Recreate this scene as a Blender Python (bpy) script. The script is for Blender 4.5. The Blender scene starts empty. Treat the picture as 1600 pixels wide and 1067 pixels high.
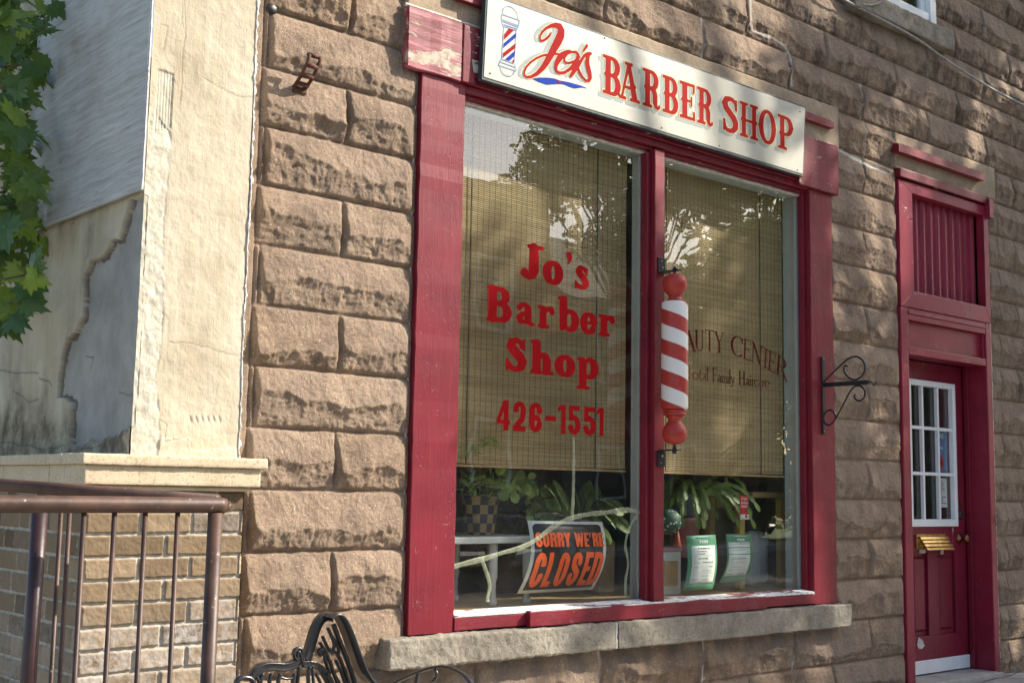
import bpy, math, random
import numpy as np
from math import sin, cos, pi, radians
random.seed(7)
rng = np.random.default_rng(11)
SC = bpy.context.scene
COL = bpy.context.collection

# ------------------------------------------------------------------ camera solution (from vanishing points of the photo)
F = 1950.4; YAW, PIT, ROL = 0.71529624, 0.12039116, 0.01717114
cf = np.array([sin(YAW)*cos(PIT), cos(YAW)*cos(PIT), sin(PIT)])
_r0 = np.array([cos(YAW), -sin(YAW), 0.0]); _u0 = np.cross(_r0, cf)
cr = _r0*cos(ROL)+_u0*sin(ROL); cu = -_r0*sin(ROL)+_u0*cos(ROL)
CAM = np.array([0.0, -4.5, 1.2])
def ray(px, py): return cf+cr*(px-800)/F-cu*(py-533.5)/F
def at(px, py, y):
    "photo point -> point on the vertical plane at depth y"
    d = ray(px, py); t = (y-CAM[1])/d[1]; return CAM+d*t
def atx(px, py, x):
    d = ray(px, py); t = x/d[0]; return CAM+d*t

# ------------------------------------------------------------------ numpy noise
def _h(ix, iy, iz, seed):
    n = (ix.astype(np.int64)*374761393+iy.astype(np.int64)*668265263+iz.astype(np.int64)*2147483647+seed*1274126177) & 0xffffffff
    n = ((n ^ (n >> 13))*1274126177) & 0xffffffff
    n = n ^ (n >> 16)
    return (n & 0xffff)/65535.0
def vn(x, y, z=0.0, seed=0):
    x = np.asarray(x, float); y = np.asarray(y, float); z = np.asarray(z, float)+0*x
    y = y+0*x
    ix, iy, iz = np.floor(x), np.floor(y), np.floor(z)
    fx, fy, fz = x-ix, y-iy, z-iz
    fx = fx*fx*(3-2*fx); fy = fy*fy*(3-2*fy); fz = fz*fz*(3-2*fz)
    def L(a, b, t): return a+(b-a)*t
    r = L(L(L(_h(ix, iy, iz, seed), _h(ix+1, iy, iz, seed), fx), L(_h(ix, iy+1, iz, seed), _h(ix+1, iy+1, iz, seed), fx), fy),
          L(L(_h(ix, iy, iz+1, seed), _h(ix+1, iy, iz+1, seed), fx), L(_h(ix, iy+1, iz+1, seed), _h(ix+1, iy+1, iz+1, seed), fx), fy), fz)
    return r*2-1
def vn2(x, y, seed=0):
    ix, iy = np.floor(x), np.floor(y); fx, fy = x-ix, y-iy
    fx = fx*fx*(3-2*fx); fy = fy*fy*(3-2*fy); z = ix*0
    a = _h(ix, iy, z, seed); b = _h(ix+1, iy, z, seed); c = _h(ix, iy+1, z, seed); d = _h(ix+1, iy+1, z, seed)
    return ((a+(b-a)*fx)*(1-fy)+(c+(d-c)*fx)*fy)*2-1
def fbm(x, y, f, o=4, seed=0, g=0.5):
    s = 0; a = 1; t = 0
    for i in range(o):
        s = s+a*vn2(x*f+17.3*i, y*f+9.1*i, seed+i); t += a; a *= g; f *= 2.03
    return s/t
def ridged(x, y, f, o=4, seed=0):
    s = 0; a = 1; t = 0
    for i in range(o):
        s = s+a*(1-2*np.abs(vn2(x*f+7.3*i, y*f+3.1*i, seed+i))); t += a; a *= .5; f *= 2.1
    return s/t
def sm(e0, e1, x):
    t = np.clip((x-e0)/(e1-e0), 0, 1); return t*t*(3-2*t)

# ------------------------------------------------------------------ object helpers
def tag(o, label=None, cat=None, group=None, kind=None):
    if label: o['label'] = label
    if cat: o['category'] = cat
    if group: o['group'] = group
    if kind: o['kind'] = kind
    return o
def thing(name, label, cat, loc, group=None):
    o = bpy.data.objects.new(name, None); COL.objects.link(o); o.location = loc
    o.empty_display_size = .1
    return tag(o, label, cat, group)
def wloc(o):
    v = np.zeros(3)
    while o is not None: v += np.array(o.location); o = o.parent
    return v
def link(name, me, mat, parent=None, smooth=False):
    o = bpy.data.objects.new(name, me); COL.objects.link(o)
    if mat is not None:
        for m in (mat if isinstance(mat, (list, tuple)) else [mat]): me.materials.append(m)
    if parent is not None:
        o.parent = parent; o.location = -wloc(parent)
    if smooth: me.polygons.foreach_set('use_smooth', np.ones(len(me.polygons), bool))
    return o
class MB:
    "collects shapes (world coordinates) into ONE mesh"
    def __init__(s): s.v = []; s.f = []; s.mi = []
    def add(s, vs, fs, m=0):
        n = len(s.v); s.v += [tuple(map(float, p)) for p in vs]; s.f += [tuple(int(i)+n for i in q) for q in fs]; s.mi += [m]*len(fs); return s
    def box(s, x0, x1, y0, y1, z0, z1, m=0):
        return s.add([(x0,y0,z0),(x1,y0,z0),(x1,y1,z0),(x0,y1,z0),(x0,y0,z1),(x1,y0,z1),(x1,y1,z1),(x0,y1,z1)],
                     [(0,1,5,4),(1,2,6,5),(2,3,7,6),(3,0,4,7),(4,5,6,7),(3,2,1,0)], m)
    def quad(s, a, b, c, d, m=0): return s.add([a,b,c,d], [(0,1,2,3)], m)
    def prism(s, poly, d, m=0):
        "closed polygon (list of 3D) extruded by vector d"
        n = len(poly); p = [np.array(q, float) for q in poly]; d = np.array(d, float)
        return s.add(p+[q+d for q in p], [tuple(range(n)), tuple(range(2*n-1, n-1, -1))]+[(i, (i+1) % n+0, (i+1) % n+n, i+n)[::-1] for i in range(n)], m)
    def tube(s, pts, r, seg=8, m=0, cap=True, flat=None):
        "tube along points; r number or list; flat=(vector, ratio) flattens"
        P = [np.array(p, float) for p in pts]; n = len(P)
        R = r if isinstance(r, (list, tuple, np.ndarray)) else [r]*n
        base = len(s.v); prev = None; vs = []
        for i in range(n):
            t = P[min(i+1, n-1)]-P[max(i-1, 0)]; t = t/(np.linalg.norm(t)+1e-9)
            if prev is None:
                a = np.array([0,0,1.]) if abs(t[2]) < .9 else np.array([1.,0,0])
                u = np.cross(t, a)
            else: u = prev-t*(prev@t)
            u = u/(np.linalg.norm(u)+1e-9); prev = u; w = np.cross(t, u)
            for k in range(seg):
                a = 2*pi*k/seg; o = u*cos(a)*R[i]+w*sin(a)*R[i]
                if flat is not None:
                    fv = np.array(flat[0], float); o = o+fv*(o@fv)*(flat[1]-1)
                vs.append(P[i]+o)
        fs = [(i*seg+k, i*seg+(k+1) % seg, (i+1)*seg+(k+1) % seg, (i+1)*seg+k) for i in range(n-1) for k in range(seg)]
        if cap: fs += [tuple(range(seg))[::-1], tuple((n-1)*seg+k for k in range(seg))]
        return s.add(vs, fs, m)
    def lathe(s, prof, c, seg=24, m=0, axis=2):
        "profile [(r,h)] around vertical axis through c"
        vs = []
        for r, h in prof:
            for k in range(seg):
                a = 2*pi*k/seg
                if axis == 2: vs.append((c[0]+r*cos(a), c[1]+r*sin(a), c[2]+h))
                elif axis == 1: vs.append((c[0]+r*cos(a), c[1]-h, c[2]+r*sin(a)))
        n = len(prof)
        fs = [(i*seg+k, i*seg+(k+1) % seg, (i+1)*seg+(k+1) % seg, (i+1)*seg+k) for i in range(n-1) for k in range(seg)]
        fs += [tuple(range(seg))[::-1], tuple((n-1)*seg+k for k in range(seg))]
        return s.add(vs, fs, m)
    def build(s, name, mat, parent=None, smooth=False, bevel=0, seg=2, autos=False):
        me = bpy.data.meshes.new(name); me.from_pydata(s.v, [], s.f); me.update()
        o = link(name, me, mat, parent, smooth)
        if any(s.mi): me.polygons.foreach_set('material_index', s.mi)
        if bevel:
            b = o.modifiers.new('bevel', 'BEVEL'); b.width = bevel; b.segments = seg; b.limit_method = 'ANGLE'; b.angle_limit = radians(40)
        return o
def box(name, x0, x1, y0, y1, z0, z1, mat, parent=None, bevel=.003): return MB().box(x0,x1,y0,y1,z0,z1).build(name, mat, parent, bevel=bevel)
def grid_mesh(name, P, mask, mat, parent, attrs=None, flip=False, smooth=True):
    "P: (n,m,3) vertex grid; mask (n-1,m-1) faces kept"
    n, m, _ = P.shape
    idx = np.arange(n*m).reshape(n, m)
    q = np.stack([idx[:-1,:-1], idx[:-1,1:], idx[1:,1:], idx[1:,:-1]], -1)
    q = q[mask] if mask is not None else q.reshape(-1, 4)
    if flip: q = q[:, ::-1]
    used = np.zeros(n*m, bool); used[q.ravel()] = True
    remap = np.cumsum(used)-1; V = P.reshape(-1, 3)[used]; q = remap[q]
    me = bpy.data.meshes.new(name)
    me.vertices.add(len(V)); me.vertices.foreach_set('co', V.astype(np.float32).ravel())
    me.loops.add(q.size); me.loops.foreach_set('vertex_index', q.astype(np.int32).ravel())
    me.polygons.add(len(q)); me.polygons.foreach_set('loop_start', np.arange(0, q.size, 4, dtype=np.int32))
    me.polygons.foreach_set('loop_total', np.full(len(q), 4, np.int32))
    me.update(calc_edges=True)
    for k, a in (attrs or {}).items():
        at_ = me.attributes.new(k, 'FLOAT', 'POINT'); at_.data.foreach_set('value', a.reshape(-1)[used].astype(np.float32))
    return link(name, me, mat, parent, smooth)
def merge_grids(name, grids, mat, parent):
    "several (P, mask, attrs, flip) grids in one mesh"
    Vs = []; Qs = []; A = {}; off = 0
    for P, mask, attrs, flip in grids:
        n, m, _ = P.shape; idx = np.arange(n*m).reshape(n, m)
        q = np.stack([idx[:-1,:-1], idx[:-1,1:], idx[1:,1:], idx[1:,:-1]], -1)
        q = q[mask] if mask is not None else q.reshape(-1, 4)
        if flip: q = q[:, ::-1]
        Vs.append(P.reshape(-1, 3)); Qs.append(q+off); off += n*m
        for k in attrs: A.setdefault(k, []).append(attrs[k].reshape(-1))
    V = np.concatenate(Vs); q = np.concatenate(Qs)
    me = bpy.data.meshes.new(name)
    me.vertices.add(len(V)); me.vertices.foreach_set('co', V.astype(np.float32).ravel())
    me.loops.add(q.size); me.loops.foreach_set('vertex_index', q.astype(np.int32).ravel())
    me.polygons.add(len(q)); me.polygons.foreach_set('loop_start', np.arange(0, q.size, 4, dtype=np.int32))
    me.polygons.foreach_set('loop_total', np.full(len(q), 4, np.int32))
    me.update(calc_edges=True)
    for k in A:
        at_ = me.attributes.new(k, 'FLOAT', 'POINT'); at_.data.foreach_set('value', np.concatenate(A[k]).astype(np.float32))
    return link(name, me, mat, parent, True)
def rough_box(name, x0, x1, y0, y1, z0, z1, mat, parent, step=.02, r=.006, amp=.003, freq=12, seed=1, skip=('y1',), fine=.0008):
    "stone-like box: rounded worn arrises and an uneven surface"
    grids = []
    lo = np.array([x0,y0,z0]); hi = np.array([x1,y1,z1])
    def disp(P):
        q = np.clip(P, lo+r, hi-r); d = P-q; L = np.linalg.norm(d, axis=-1, keepdims=True)
        N = np.where(L > 1e-7, d/np.maximum(L, 1e-7), 0); P = q+N*r
        h = vn(P[...,0]*freq, P[...,1]*freq, P[...,2]*freq, seed)*.6+vn(P[...,0]*freq*3, P[...,1]*freq*3, P[...,2]*freq*3, seed+3)*.4
        h2 = vn(P[...,0]*110, P[...,1]*110, P[...,2]*110, seed+5)
        edge = np.sum(np.abs(d) > 1e-6, axis=-1) > 1
        h = np.where(edge, h-.3*np.abs(vn(P[...,0]*45, P[...,1]*45, P[...,2]*45, seed+9))*2.2, h)
        return P+N*(h*amp+h2*fine)[..., None]
    def axis(a, b):
        n = max(3, int((b-a)/step)+1); t = np.linspace(a, b, n)
        return np.unique(np.concatenate([t, [a+r*.3, a+r, b-r, b-r*.3]]))
    X, Y, Z = axis(x0,x1), axis(y0,y1), axis(z0,z1)
    def g(A, B, f, flip):
        a, b = np.meshgrid(A, B, indexing='ij'); P = disp(np.stack(f(a, b), -1)); grids.append((P, None, {}, flip))
    g(X, Z, lambda a, b: (a, 0*a+y0, b), True) if 'y0' not in skip else None
    g(X, Z, lambda a, b: (a, 0*a+y1, b), False) if 'y1' not in skip else None
    g(Y, Z, lambda a, b: (0*a+x0, a, b), False) if 'x0' not in skip else None
    g(Y, Z, lambda a, b: (0*a+x1, a, b), True) if 'x1' not in skip else None
    g(X, Y, lambda a, b: (a, b, 0*a+z1), False) if 'z1' not in skip else None
    g(X, Y, lambda a, b: (a, b, 0*a+z0), True) if 'z0' not in skip else None
    return merge_grids(name, grids, mat, parent)
def inpoly(x, y, poly):
    c = np.zeros(x.shape, bool); n = len(poly)
    for i in range(n):
        x1, y1 = poly[i]; x2, y2 = poly[(i+1) % n]
        if y1 == y2: continue
        t = ((y1 > y) != (y2 > y)) & (x < (x2-x1)*(y-y1)/(y2-y1)+x1); c ^= t
    return c
def dseg(x, y, pts):
    d = np.full(x.shape, 9.)
    for (x1, y1), (x2, y2) in zip(pts[:-1], pts[1:]):
        dx, dy = x2-x1, y2-y1; L = dx*dx+dy*dy+1e-12
        t = np.clip(((x-x1)*dx+(y-y1)*dy)/L, 0, 1); d = np.minimum(d, np.hypot(x-x1-t*dx, y-y1-t*dy))
    return d
SKY, SUN, EXPO = .14, 5.0, .95
SHADE_N, SHADE_L = 150, 26000
# ------------------------------------------------------------------ material helpers
class NT:
    def __init__(s, name):
        s.m = bpy.data.materials.new(name); s.m.use_nodes = True; s.t = s.m.node_tree
        s.b = s.t.nodes['Principled BSDF']; s.out = s.t.nodes['Material Output']
        g = s.t.nodes.new('ShaderNodeNewGeometry'); s.pos = g.outputs['Position']; s.geo = g
    def n(s, t, **k):
        x = s.t.nodes.new('ShaderNode'+t)
        for a, b in k.items(): setattr(x, a, b)
        return x
    def set(s, inp, v):
        if isinstance(v, bpy.types.NodeSocket): s.t.links.new(v, inp)
        elif isinstance(v, (tuple, list)): inp.default_value = (*v, 1.0) if len(v) == 3 and len(inp.default_value) == 4 else v
        else: inp.default_value = v
    def sc(s, v=(1,1,1), src=None, off=(0,0,0)):
        x = s.n('Mapping'); s.set(x.inputs[0], src or s.pos); x.inputs['Scale'].default_value = v; x.inputs['Location'].default_value = off; return x.outputs[0]
    def noise(s, scale, detail=4, rough=.55, vec=None, dist=0):
        x = s.n('TexNoise'); s.set(x.inputs['Vector'], vec or s.pos); x.inputs['Scale'].default_value = scale
        x.inputs['Detail'].default_value = detail; x.inputs['Roughness'].default_value = rough; x.inputs['Distortion'].default_value = dist; return x.outputs[0]
    def vor(s, scale, feat='F1', vec=None, out=0, rnd=1):
        x = s.n('TexVoronoi', feature=feat); s.set(x.inputs['Vector'], vec or s.pos); x.inputs['Scale'].default_value = scale
        if 'Randomness' in x.inputs: x.inputs['Randomness'].default_value = rnd
        return x.outputs[out]
    def ramp(s, f, st, mode='LINEAR'):
        x = s.n('ValToRGB'); s.set(x.inputs[0], f); e = x.color_ramp.elements; x.color_ramp.interpolation = mode
        while len(e) < len(st): e.new(.5)
        for i, (p, c) in enumerate(st):
            e[i].position = p; e[i].color = (c, c, c, 1) if not isinstance(c, (tuple, list)) else (*c, 1)
        return x.outputs[0]
    def mix(s, f, a, b, bt='MIX'):
        x = s.n('Mix', data_type='RGBA', blend_type=bt); s.set(x.inputs[0], f); s.set(x.inputs[6], a); s.set(x.inputs[7], b); return x.outputs[2]
    def math(s, op, a, b=0.0, c=None, clamp=False):
        x = s.n('Math', operation=op, use_clamp=clamp); s.set(x.inputs[0], a); s.set(x.inputs[1], b)
        if c is not None: s.set(x.inputs[2], c)
        return x.outputs[0]
    def attr(s, name): x = s.n('Attribute', attribute_name=name); return x.outputs['Fac']
    def xyz(s, src=None): x = s.n('SeparateXYZ'); s.set(x.inputs[0], src or s.pos); return x.outputs
    def bump(s, h, strength=.5, dist=.01, nrm=None):
        x = s.n('Bump'); s.set(x.inputs['Height'], h); x.inputs['Strength'].default_value = strength; x.inputs['Distance'].default_value = dist
        if nrm is not None: s.set(x.inputs['Normal'], nrm)
        return x.outputs[0]
    def done(s, col=None, rough=None, nrm=None, spec=None, metal=None, sub=None, **k):
        if col is not None: s.set(s.b.inputs['Base Color'], col)
        if rough is not None: s.set(s.b.inputs['Roughness'], rough)
        if nrm is not None: s.set(s.b.inputs['Normal'], nrm)
        if spec is not None: s.set(s.b.inputs['Specular IOR Level'], spec)
        if metal is not None: s.set(s.b.inputs['Metallic'], metal)
        return s.m
def simple(name, col, rough=.6, var=.15, scale=20, bump=.2, metal=0, spec=.5, dist=.002):
    n = NT(name); f = n.noise(scale, 5)
    c = n.mix(n.ramp(f, [(.3, 0.), (.7, 1.)]), tuple(x*(1-var) for x in col), tuple(min(1, x*(1+var)) for x in col))
    return n.done(c, rough, n.bump(n.noise(scale*3, 5), bump, dist), spec, metal)

def m_block():
    n = NT('rock_face_block')
    big = n.noise(1.3, 3, .6); med = n.noise(9, 5, .65); fine = n.noise(70, 4, .7)
    c = n.mix(n.ramp(med, [(.32, 0.), (.68, 1.)]), (.155,.100,.066), (.42,.30,.20))
    c = n.mix(n.math('MULTIPLY', n.ramp(big, [(.35, 0.), (.65, 1.)]), .55), c, (.31,.24,.18))
    c = n.mix(n.math('MULTIPLY', n.attr('rnd'), .35), c, (.44,.335,.25))
    c = n.mix(n.math('MULTIPLY', n.ramp(n.noise(170, 3, .7), [(.36, 1.), (.5, 0.)]), .5), c, (.10,.07,.055))
    # aggregate grains
    sp = n.vor(95, vec=n.pos); g = n.ramp(sp, [(.16, 1.), (.24, 0.)])
    sel = n.ramp(n.vor(95, out=1), [(.62, 0.), (.66, 1.)])
    c = n.mix(n.math('MULTIPLY', g, sel), c, (.66,.54,.42))
    # grime runs plus shade painted in below each block ridge: stretched noise, heavier high on the wall and under the sills
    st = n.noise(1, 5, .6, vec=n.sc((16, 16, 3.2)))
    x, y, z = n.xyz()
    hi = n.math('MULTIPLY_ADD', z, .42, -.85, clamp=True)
    lo = n.math('MULTIPLY_ADD', n.attr('dirt_shade'), 1.0, 0.0, clamp=True)
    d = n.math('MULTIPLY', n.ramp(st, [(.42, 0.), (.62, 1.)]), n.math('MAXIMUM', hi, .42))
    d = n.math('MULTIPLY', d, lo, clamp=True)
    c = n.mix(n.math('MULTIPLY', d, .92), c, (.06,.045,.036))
    drip = n.math('MULTIPLY', n.attr('sill'), n.ramp(n.noise(1, 4, .6, vec=n.sc((9, 9, 2))), [(.35, 0.), (.6, 1.)]))
    c = n.mix(n.math('MULTIPLY', drip, .75), c, (.13,.12,.115))
    c = n.mix(n.math('MULTIPLY', n.attr('mort'), n.ramp(n.noise(14, 4), [(.35, .15), (.65, .7)])), c, (.19,.135,.10))
    c = n.mix(n.math('MULTIPLY', n.attr('white'), .9), c, (.60,.57,.52))
    h = n.math('ADD', n.math('MULTIPLY', fine, .7), n.math('MULTIPLY', n.noise(260, 3, .6), .5))
    return n.done(c, .92, n.bump(h, 1.0, .010), .25)
def m_concrete(name, a, b, grime=.3, bump=.5, scale=14):
    n = NT(name); f = n.noise(scale, 6, .65); c = n.mix(n.ramp(f, [(.3, 0.), (.7, 1.)]), a, b)
    c = n.mix(n.math('MULTIPLY', n.ramp(n.noise(2.2, 5, .65), [(.45, 0.), (.68, 1.)]), grime), c, tuple(x*.35 for x in a))
    c = n.mix(n.math('MULTIPLY', n.ramp(n.noise(120, 3, .7), [(.36, 1.), (.46, 0.)]), .55), c, tuple(x*.35 for x in a))
    c = n.mix(n.math('MULTIPLY', n.ramp(n.vor(130), [(.12, 1.), (.2, 0.)]), n.math('MULTIPLY', n.ramp(n.vor(130, out=1), [(.6, 0.), (.64, 1.)]), .8)), c, tuple(min(1, x*1.6) for x in b))
    return n.done(c, .9, n.bump(n.math('ADD', n.noise(60, 5, .7), n.math('MULTIPLY', n.noise(200, 2), .4)), bump, .005), .25)
def m_paint(name, base, vert=True, chip=.0, under=(.55,.5,.42), pink=0., rough=.45, axis=None, grain=1.0, fade=0., csc=8):
    "old gloss paint on timber: brush grain, cracks, chips to wood"
    n = NT(name)
    s = axis or ((26, 26, 1.6) if vert else (1.6, 26, 26))
    g = n.noise(1, 6, .62, vec=n.sc(s)); g2 = n.noise(4.2, 6, .6, vec=n.sc(s))
    blot = n.noise(3.5, 4, .6)
    c = n.mix(n.ramp(blot, [(.3, 0.), (.7, 1.)]), tuple(x*.82 for x in base), tuple(x*1.18 for x in base))
    c = n.mix(n.math('MULTIPLY', n.ramp(g2, [(.52, 0.), (.75, 1.)]), .3), c, tuple(min(1, x*1.5+.02) for x in base))
    if fade:
        c = n.mix(n.math('MULTIPLY', n.ramp(n.noise(1, 5, .7, vec=n.sc(s)), [(.4, 0.), (.62, 1.)]), fade), c, (.62,.24,.26))
    cr = n.vor(30, 'DISTANCE_TO_EDGE', vec=n.mix(.35, n.sc((1, 1, .55) if vert else (.55, 1, 1)), n.n('TexNoise').outputs[1]))
    crk = n.math('MULTIPLY', n.ramp(cr, [(.0, 1.), (.035, 0.)]), n.ramp(n.noise(5, 3), [(.52, 0.), (.64, 1.)]))
    h = n.math('ADD', n.math('MULTIPLY', g, .5*grain), n.math('MULTIPLY', g2, .4*grain))
    h = n.math('SUBTRACT', h, n.math('MULTIPLY', crk, .7))
    rg = rough
    # pale flecks: tiny paint lifts
    fl = n.math('MULTIPLY', n.ramp(n.noise(34, 4, .7, dist=1.2), [(.675, 0.), (.69, 1.)]), .4)
    c = n.mix(fl, c, (.50,.28,.27)); h = n.math('ADD', h, n.math('MULTIPLY', fl, 1.0))
    if chip > 0:
        m1 = n.noise(csc, 7, .70, vec=n.sc((1, 1, .3) if vert else (.3, 1, 1)))
        ch = n.ramp(m1, [(.70-chip*.22, 0.), (.712-chip*.22, 1.)])
        c = n.mix(ch, c, n.mix(n.ramp(n.noise(40, 4), [(.4, 0.), (.6, 1.)]), under, tuple(x*.65 for x in under)))
        h = n.math('SUBTRACT', h, n.math('MULTIPLY', ch, 1.2)); rg = n.math('MULTIPLY_ADD', ch, .5, rough)
    return n.done(c, rg, n.bump(h, .6, .004), .32)
def m_stucco(name):
    n = NT(name)
    c = n.mix(n.ramp(n.noise(5, 5, .6), [(.3, 0.), (.7, 1.)]), (.42,.355,.25), (.58,.51,.38))
    v = n.noise(1, 5, .6, vec=n.sc((14, 14, 1.4)))
    c = n.mix(n.math('MULTIPLY', n.ramp(v, [(.5, 0.), (.72, 1.)]), .45), c, (.64,.59,.48))
    c = n.mix(n.math('MULTIPLY', n.ramp(v, [(.28, 1.), (.42, 0.)]), .35), c, (.42,.33,.22))
    c = n.mix(n.math('MULTIPLY', n.attr('patch'), .96), c, n.mix(n.ramp(n.noise(4, 6, .7), [(.3, 0.), (.72, 1.)]), (.25,.24,.225), (.44,.425,.395)))
    c = n.mix(n.math('MULTIPLY', n.attr('pale'), .85), c, n.mix(n.ramp(n.noise(22, 6, .7), [(.35, 0.), (.6, 1.)]), (.40,.38,.30), (.66,.64,.54)))
    c = n.mix(n.math('MULTIPLY', n.attr('soot'), n.ramp(n.noise(9, 6, .7), [(.3, 0.), (.6, 1.)])), c, (.16,.125,.085))
    c = n.mix(n.math('MULTIPLY', n.attr('crack'), .85, clamp=True), c, (.13,.105,.08))
    c = n.mix(n.math('MULTIPLY', n.ramp(n.vor(80), [(.08, 1.), (.16, 0.)]), n.math('MULTIPLY', n.ramp(n.vor(80, out=1), [(.66, 0.), (.7, 1.)]), .35)), c, (.25,.19,.13))
    h = n.math('ADD', n.noise(70, 5, .75), n.math('MULTIPLY', n.noise(1, 4, .6, vec=n.sc((60, 60, 8))), .6))
    return n.done(c, .93, n.bump(h, .65, .004), .2)
def m_brick():
    n = NT('tan_brick'); r = n.attr('rnd')
    c = n.ramp(r, [(0, (.10,.07,.04)), (.25, (.18,.128,.072)), (.6, (.24,.172,.10)), (1, (.32,.24,.15))])
    c = n.mix(n.math('MULTIPLY', n.ramp(n.noise(26, 5, .7), [(.35, 0.), (.7, 1.)]), .55), c, (.16,.11,.07))
    c = n.mix(n.math('MULTIPLY', n.attr('eff'), n.ramp(n.noise(30, 6, .7), [(.36, 0.), (.56, 1.)])), c, (.50,.46,.42))
    c = n.mix(n.attr('mort'), c, n.mix(n.ramp(n.noise(40, 4), [(.3, 0.), (.7, 1.)]), (.30,.27,.21), (.50,.46,.39)))
    return n.done(c, .88, n.bump(n.noise(90, 5, .7), .5, .004), .25)
M = {}
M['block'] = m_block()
M['lintel'] = m_concrete('lintel_concrete', (.34,.26,.175), (.46,.36,.25), .25)
M['sill'] = m_concrete('sill_concrete', (.21,.185,.145), (.37,.335,.27), .45, .9)
M['sill_old'] = m_concrete('weathered_sill', (.22,.19,.14), (.38,.34,.27), .8, .7)
M['cap'] = m_concrete('cream_painted_stone', (.52,.42,.28), (.62,.52,.37), .12, .25, 8)
M['walk'] = m_concrete('sidewalk_concrete', (.33,.31,.28), (.45,.43,.39), .3, .4, 6)
M['stucco'] = m_stucco('cream_stucco'); M['brick'] = m_brick()
RED = (.175,.012,.023)
M['paint'] = m_paint('maroon_paint', RED)
M['paint_h'] = m_paint('maroon_paint_horizontal', RED, False, .27, (.62,.52,.42), csc=20)
M['paint_worn'] = m_paint('maroon_paint_worn', RED, False, .58, (.62,.50,.40), fade=.65, csc=7)
M['paint_peel'] = m_paint('maroon_paint_peeling', RED, False, .62, (.62,.56,.46), csc=4.5)
M['paint_deep'] = m_paint('maroon_door_paint', (.19,.013,.032), True, .10, rough=.34, grain=.35)
M['paint_tr'] = m_paint('maroon_transom_paint', (.235,.018,.04), True, 0, rough=.35, grain=.5)
M['ledge'] = m_paint('peeled_ledge_paint', RED, False, 1.15, (.82,.80,.76))
M['white_paint'] = simple('white_frame_paint', (.78,.80,.80), .45, .05, 12, .15)
M['pale_jamb'] = simple('pale_blue_grey_jamb', (.50,.56,.54), .55, .08, 9, .1)
M['caulk'] = simple('old_caulk', (.56,.53,.48), .8, .25, 30, .8, dist=.006)
M['iron'] = simple('black_iron', (.012,.012,.014), .42, .3, 40, .3)
M['bench'] = simple('black_cast_bench_paint', (.022,.022,.024), .28, .3, 30, .35, spec=.7)
M['rust'] = simple('rusty_iron', (.085,.030,.016), .8, .6, 60, .8)
def m_rail():
    n = NT('brown_rail_paint'); c = n.mix(n.ramp(n.noise(9, 5), [(.35, 0.), (.65, 1.)]), (.040,.020,.014), (.10,.052,.034))
    c = n.mix(n.ramp(n.noise(45, 5, .7), [(.66, 0.), (.69, 1.)]), c, (.34,.24,.21))
    return n.done(c, .5, n.bump(n.noise(25, 5), .35, .004), .4)
M['rail'] = m_rail(); M['rail_shaded'] = simple('shaded_rail_paint', (.035,.014,.014), .4, .3, 20, .3)  # second one: rear post's shade put into a darker copy of the rail colour
M['cable'] = simple('grey_cable', (.27,.265,.25), .6, .3, 30, .2)
M['brass'] = simple('brass', (.58,.42,.16), .34, .3, 30, .1, metal=1)
M['antique'] = simple('old_brass', (.28,.14,.06), .3, .3, 60, .2, metal=.9)
M['blackm'] = simple('black_metal', (.015,.015,.017), .35, .2, 40, .1)
M['pole_red'] = simple('red_pole_paint', (.37,.028,.018), .45, .12, 14, .15)
M['ltr'] = simple('red_vinyl_letter', (.33,.003,.006), .8, .12, 30, .1, spec=.1)
M['ltr2'] = simple('dark_maroon_vinyl_letter', (.075,.008,.006), .9, .15, 30, .1, spec=.1)
M['ltr3'] = simple('dark_brown_vinyl_letter', (.05,.018,.010), .9, .15, 30, .1, spec=.1)
M['s_red'] = simple('sign_red_paint', (.34,.006,.007), .8, .08, 25, .1, spec=.12)
M['s_blue'] = simple('sign_blue_paint', (.010,.045,.33), .8, .1, 25, .1, spec=.12)
M['s_line'] = simple('sign_blue_line', (.10,.20,.40), .4, .1, 25, .1)
M['s_grey'] = simple('sign_grey_shadow_paint', (.28,.32,.30), .7, .05, 25, .05)
M['s_cream'] = simple('sign_cream_outline', (.62,.52,.27), .7, .05, 25, .05)
M['s_edge'] = simple('sign_dark_edge', (.03,.045,.05), .6, .5, 30, .5)
M['orange'] = simple('orange_ink', (.85,.115,.012), .5, .05, 30, 0)
M['ink'] = simple('black_ink', (.018,.018,.02), .4, .1, 30, 0)
M['paper'] = simple('white_card', (.74,.76,.72), .6, .05, 30, 0)
M['green_card'] = simple('green_card', (.09,.29,.16), .55, .08, 30, 0)
M['red_card'] = simple('red_card', (.65,.03,.02), .5, .05, 30, 0)
M['blue_card'] = simple('blue_card', (.08,.2,.38), .55, .1, 30, 0)
def m_sign():
    n = NT('sign_face'); c = n.mix(n.ramp(n.noise(3, 5, .6), [(.3, 0.), (.7, 1.)]), (.42,.41,.335), (.49,.475,.39))
    st = n.noise(1, 5, .6, vec=n.sc((1.2, 1, 20)))
    c = n.mix(n.math('MULTIPLY', n.ramp(st, [(.6, 0.), (.75, 1.)]), .25), c, (.88,.88,.84))
    c = n.mix(n.math('MULTIPLY', n.ramp(n.noise(22, 6, .75), [(.68, 0.), (.72, 1.)]), .4), c, (.45,.42,.34))
    return n.done(c, .42, n.bump(n.math('ADD', n.noise(5, 3), n.math('MULTIPLY', st, .2)), .35, .008), .5)
M['sign'] = m_sign()
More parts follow.
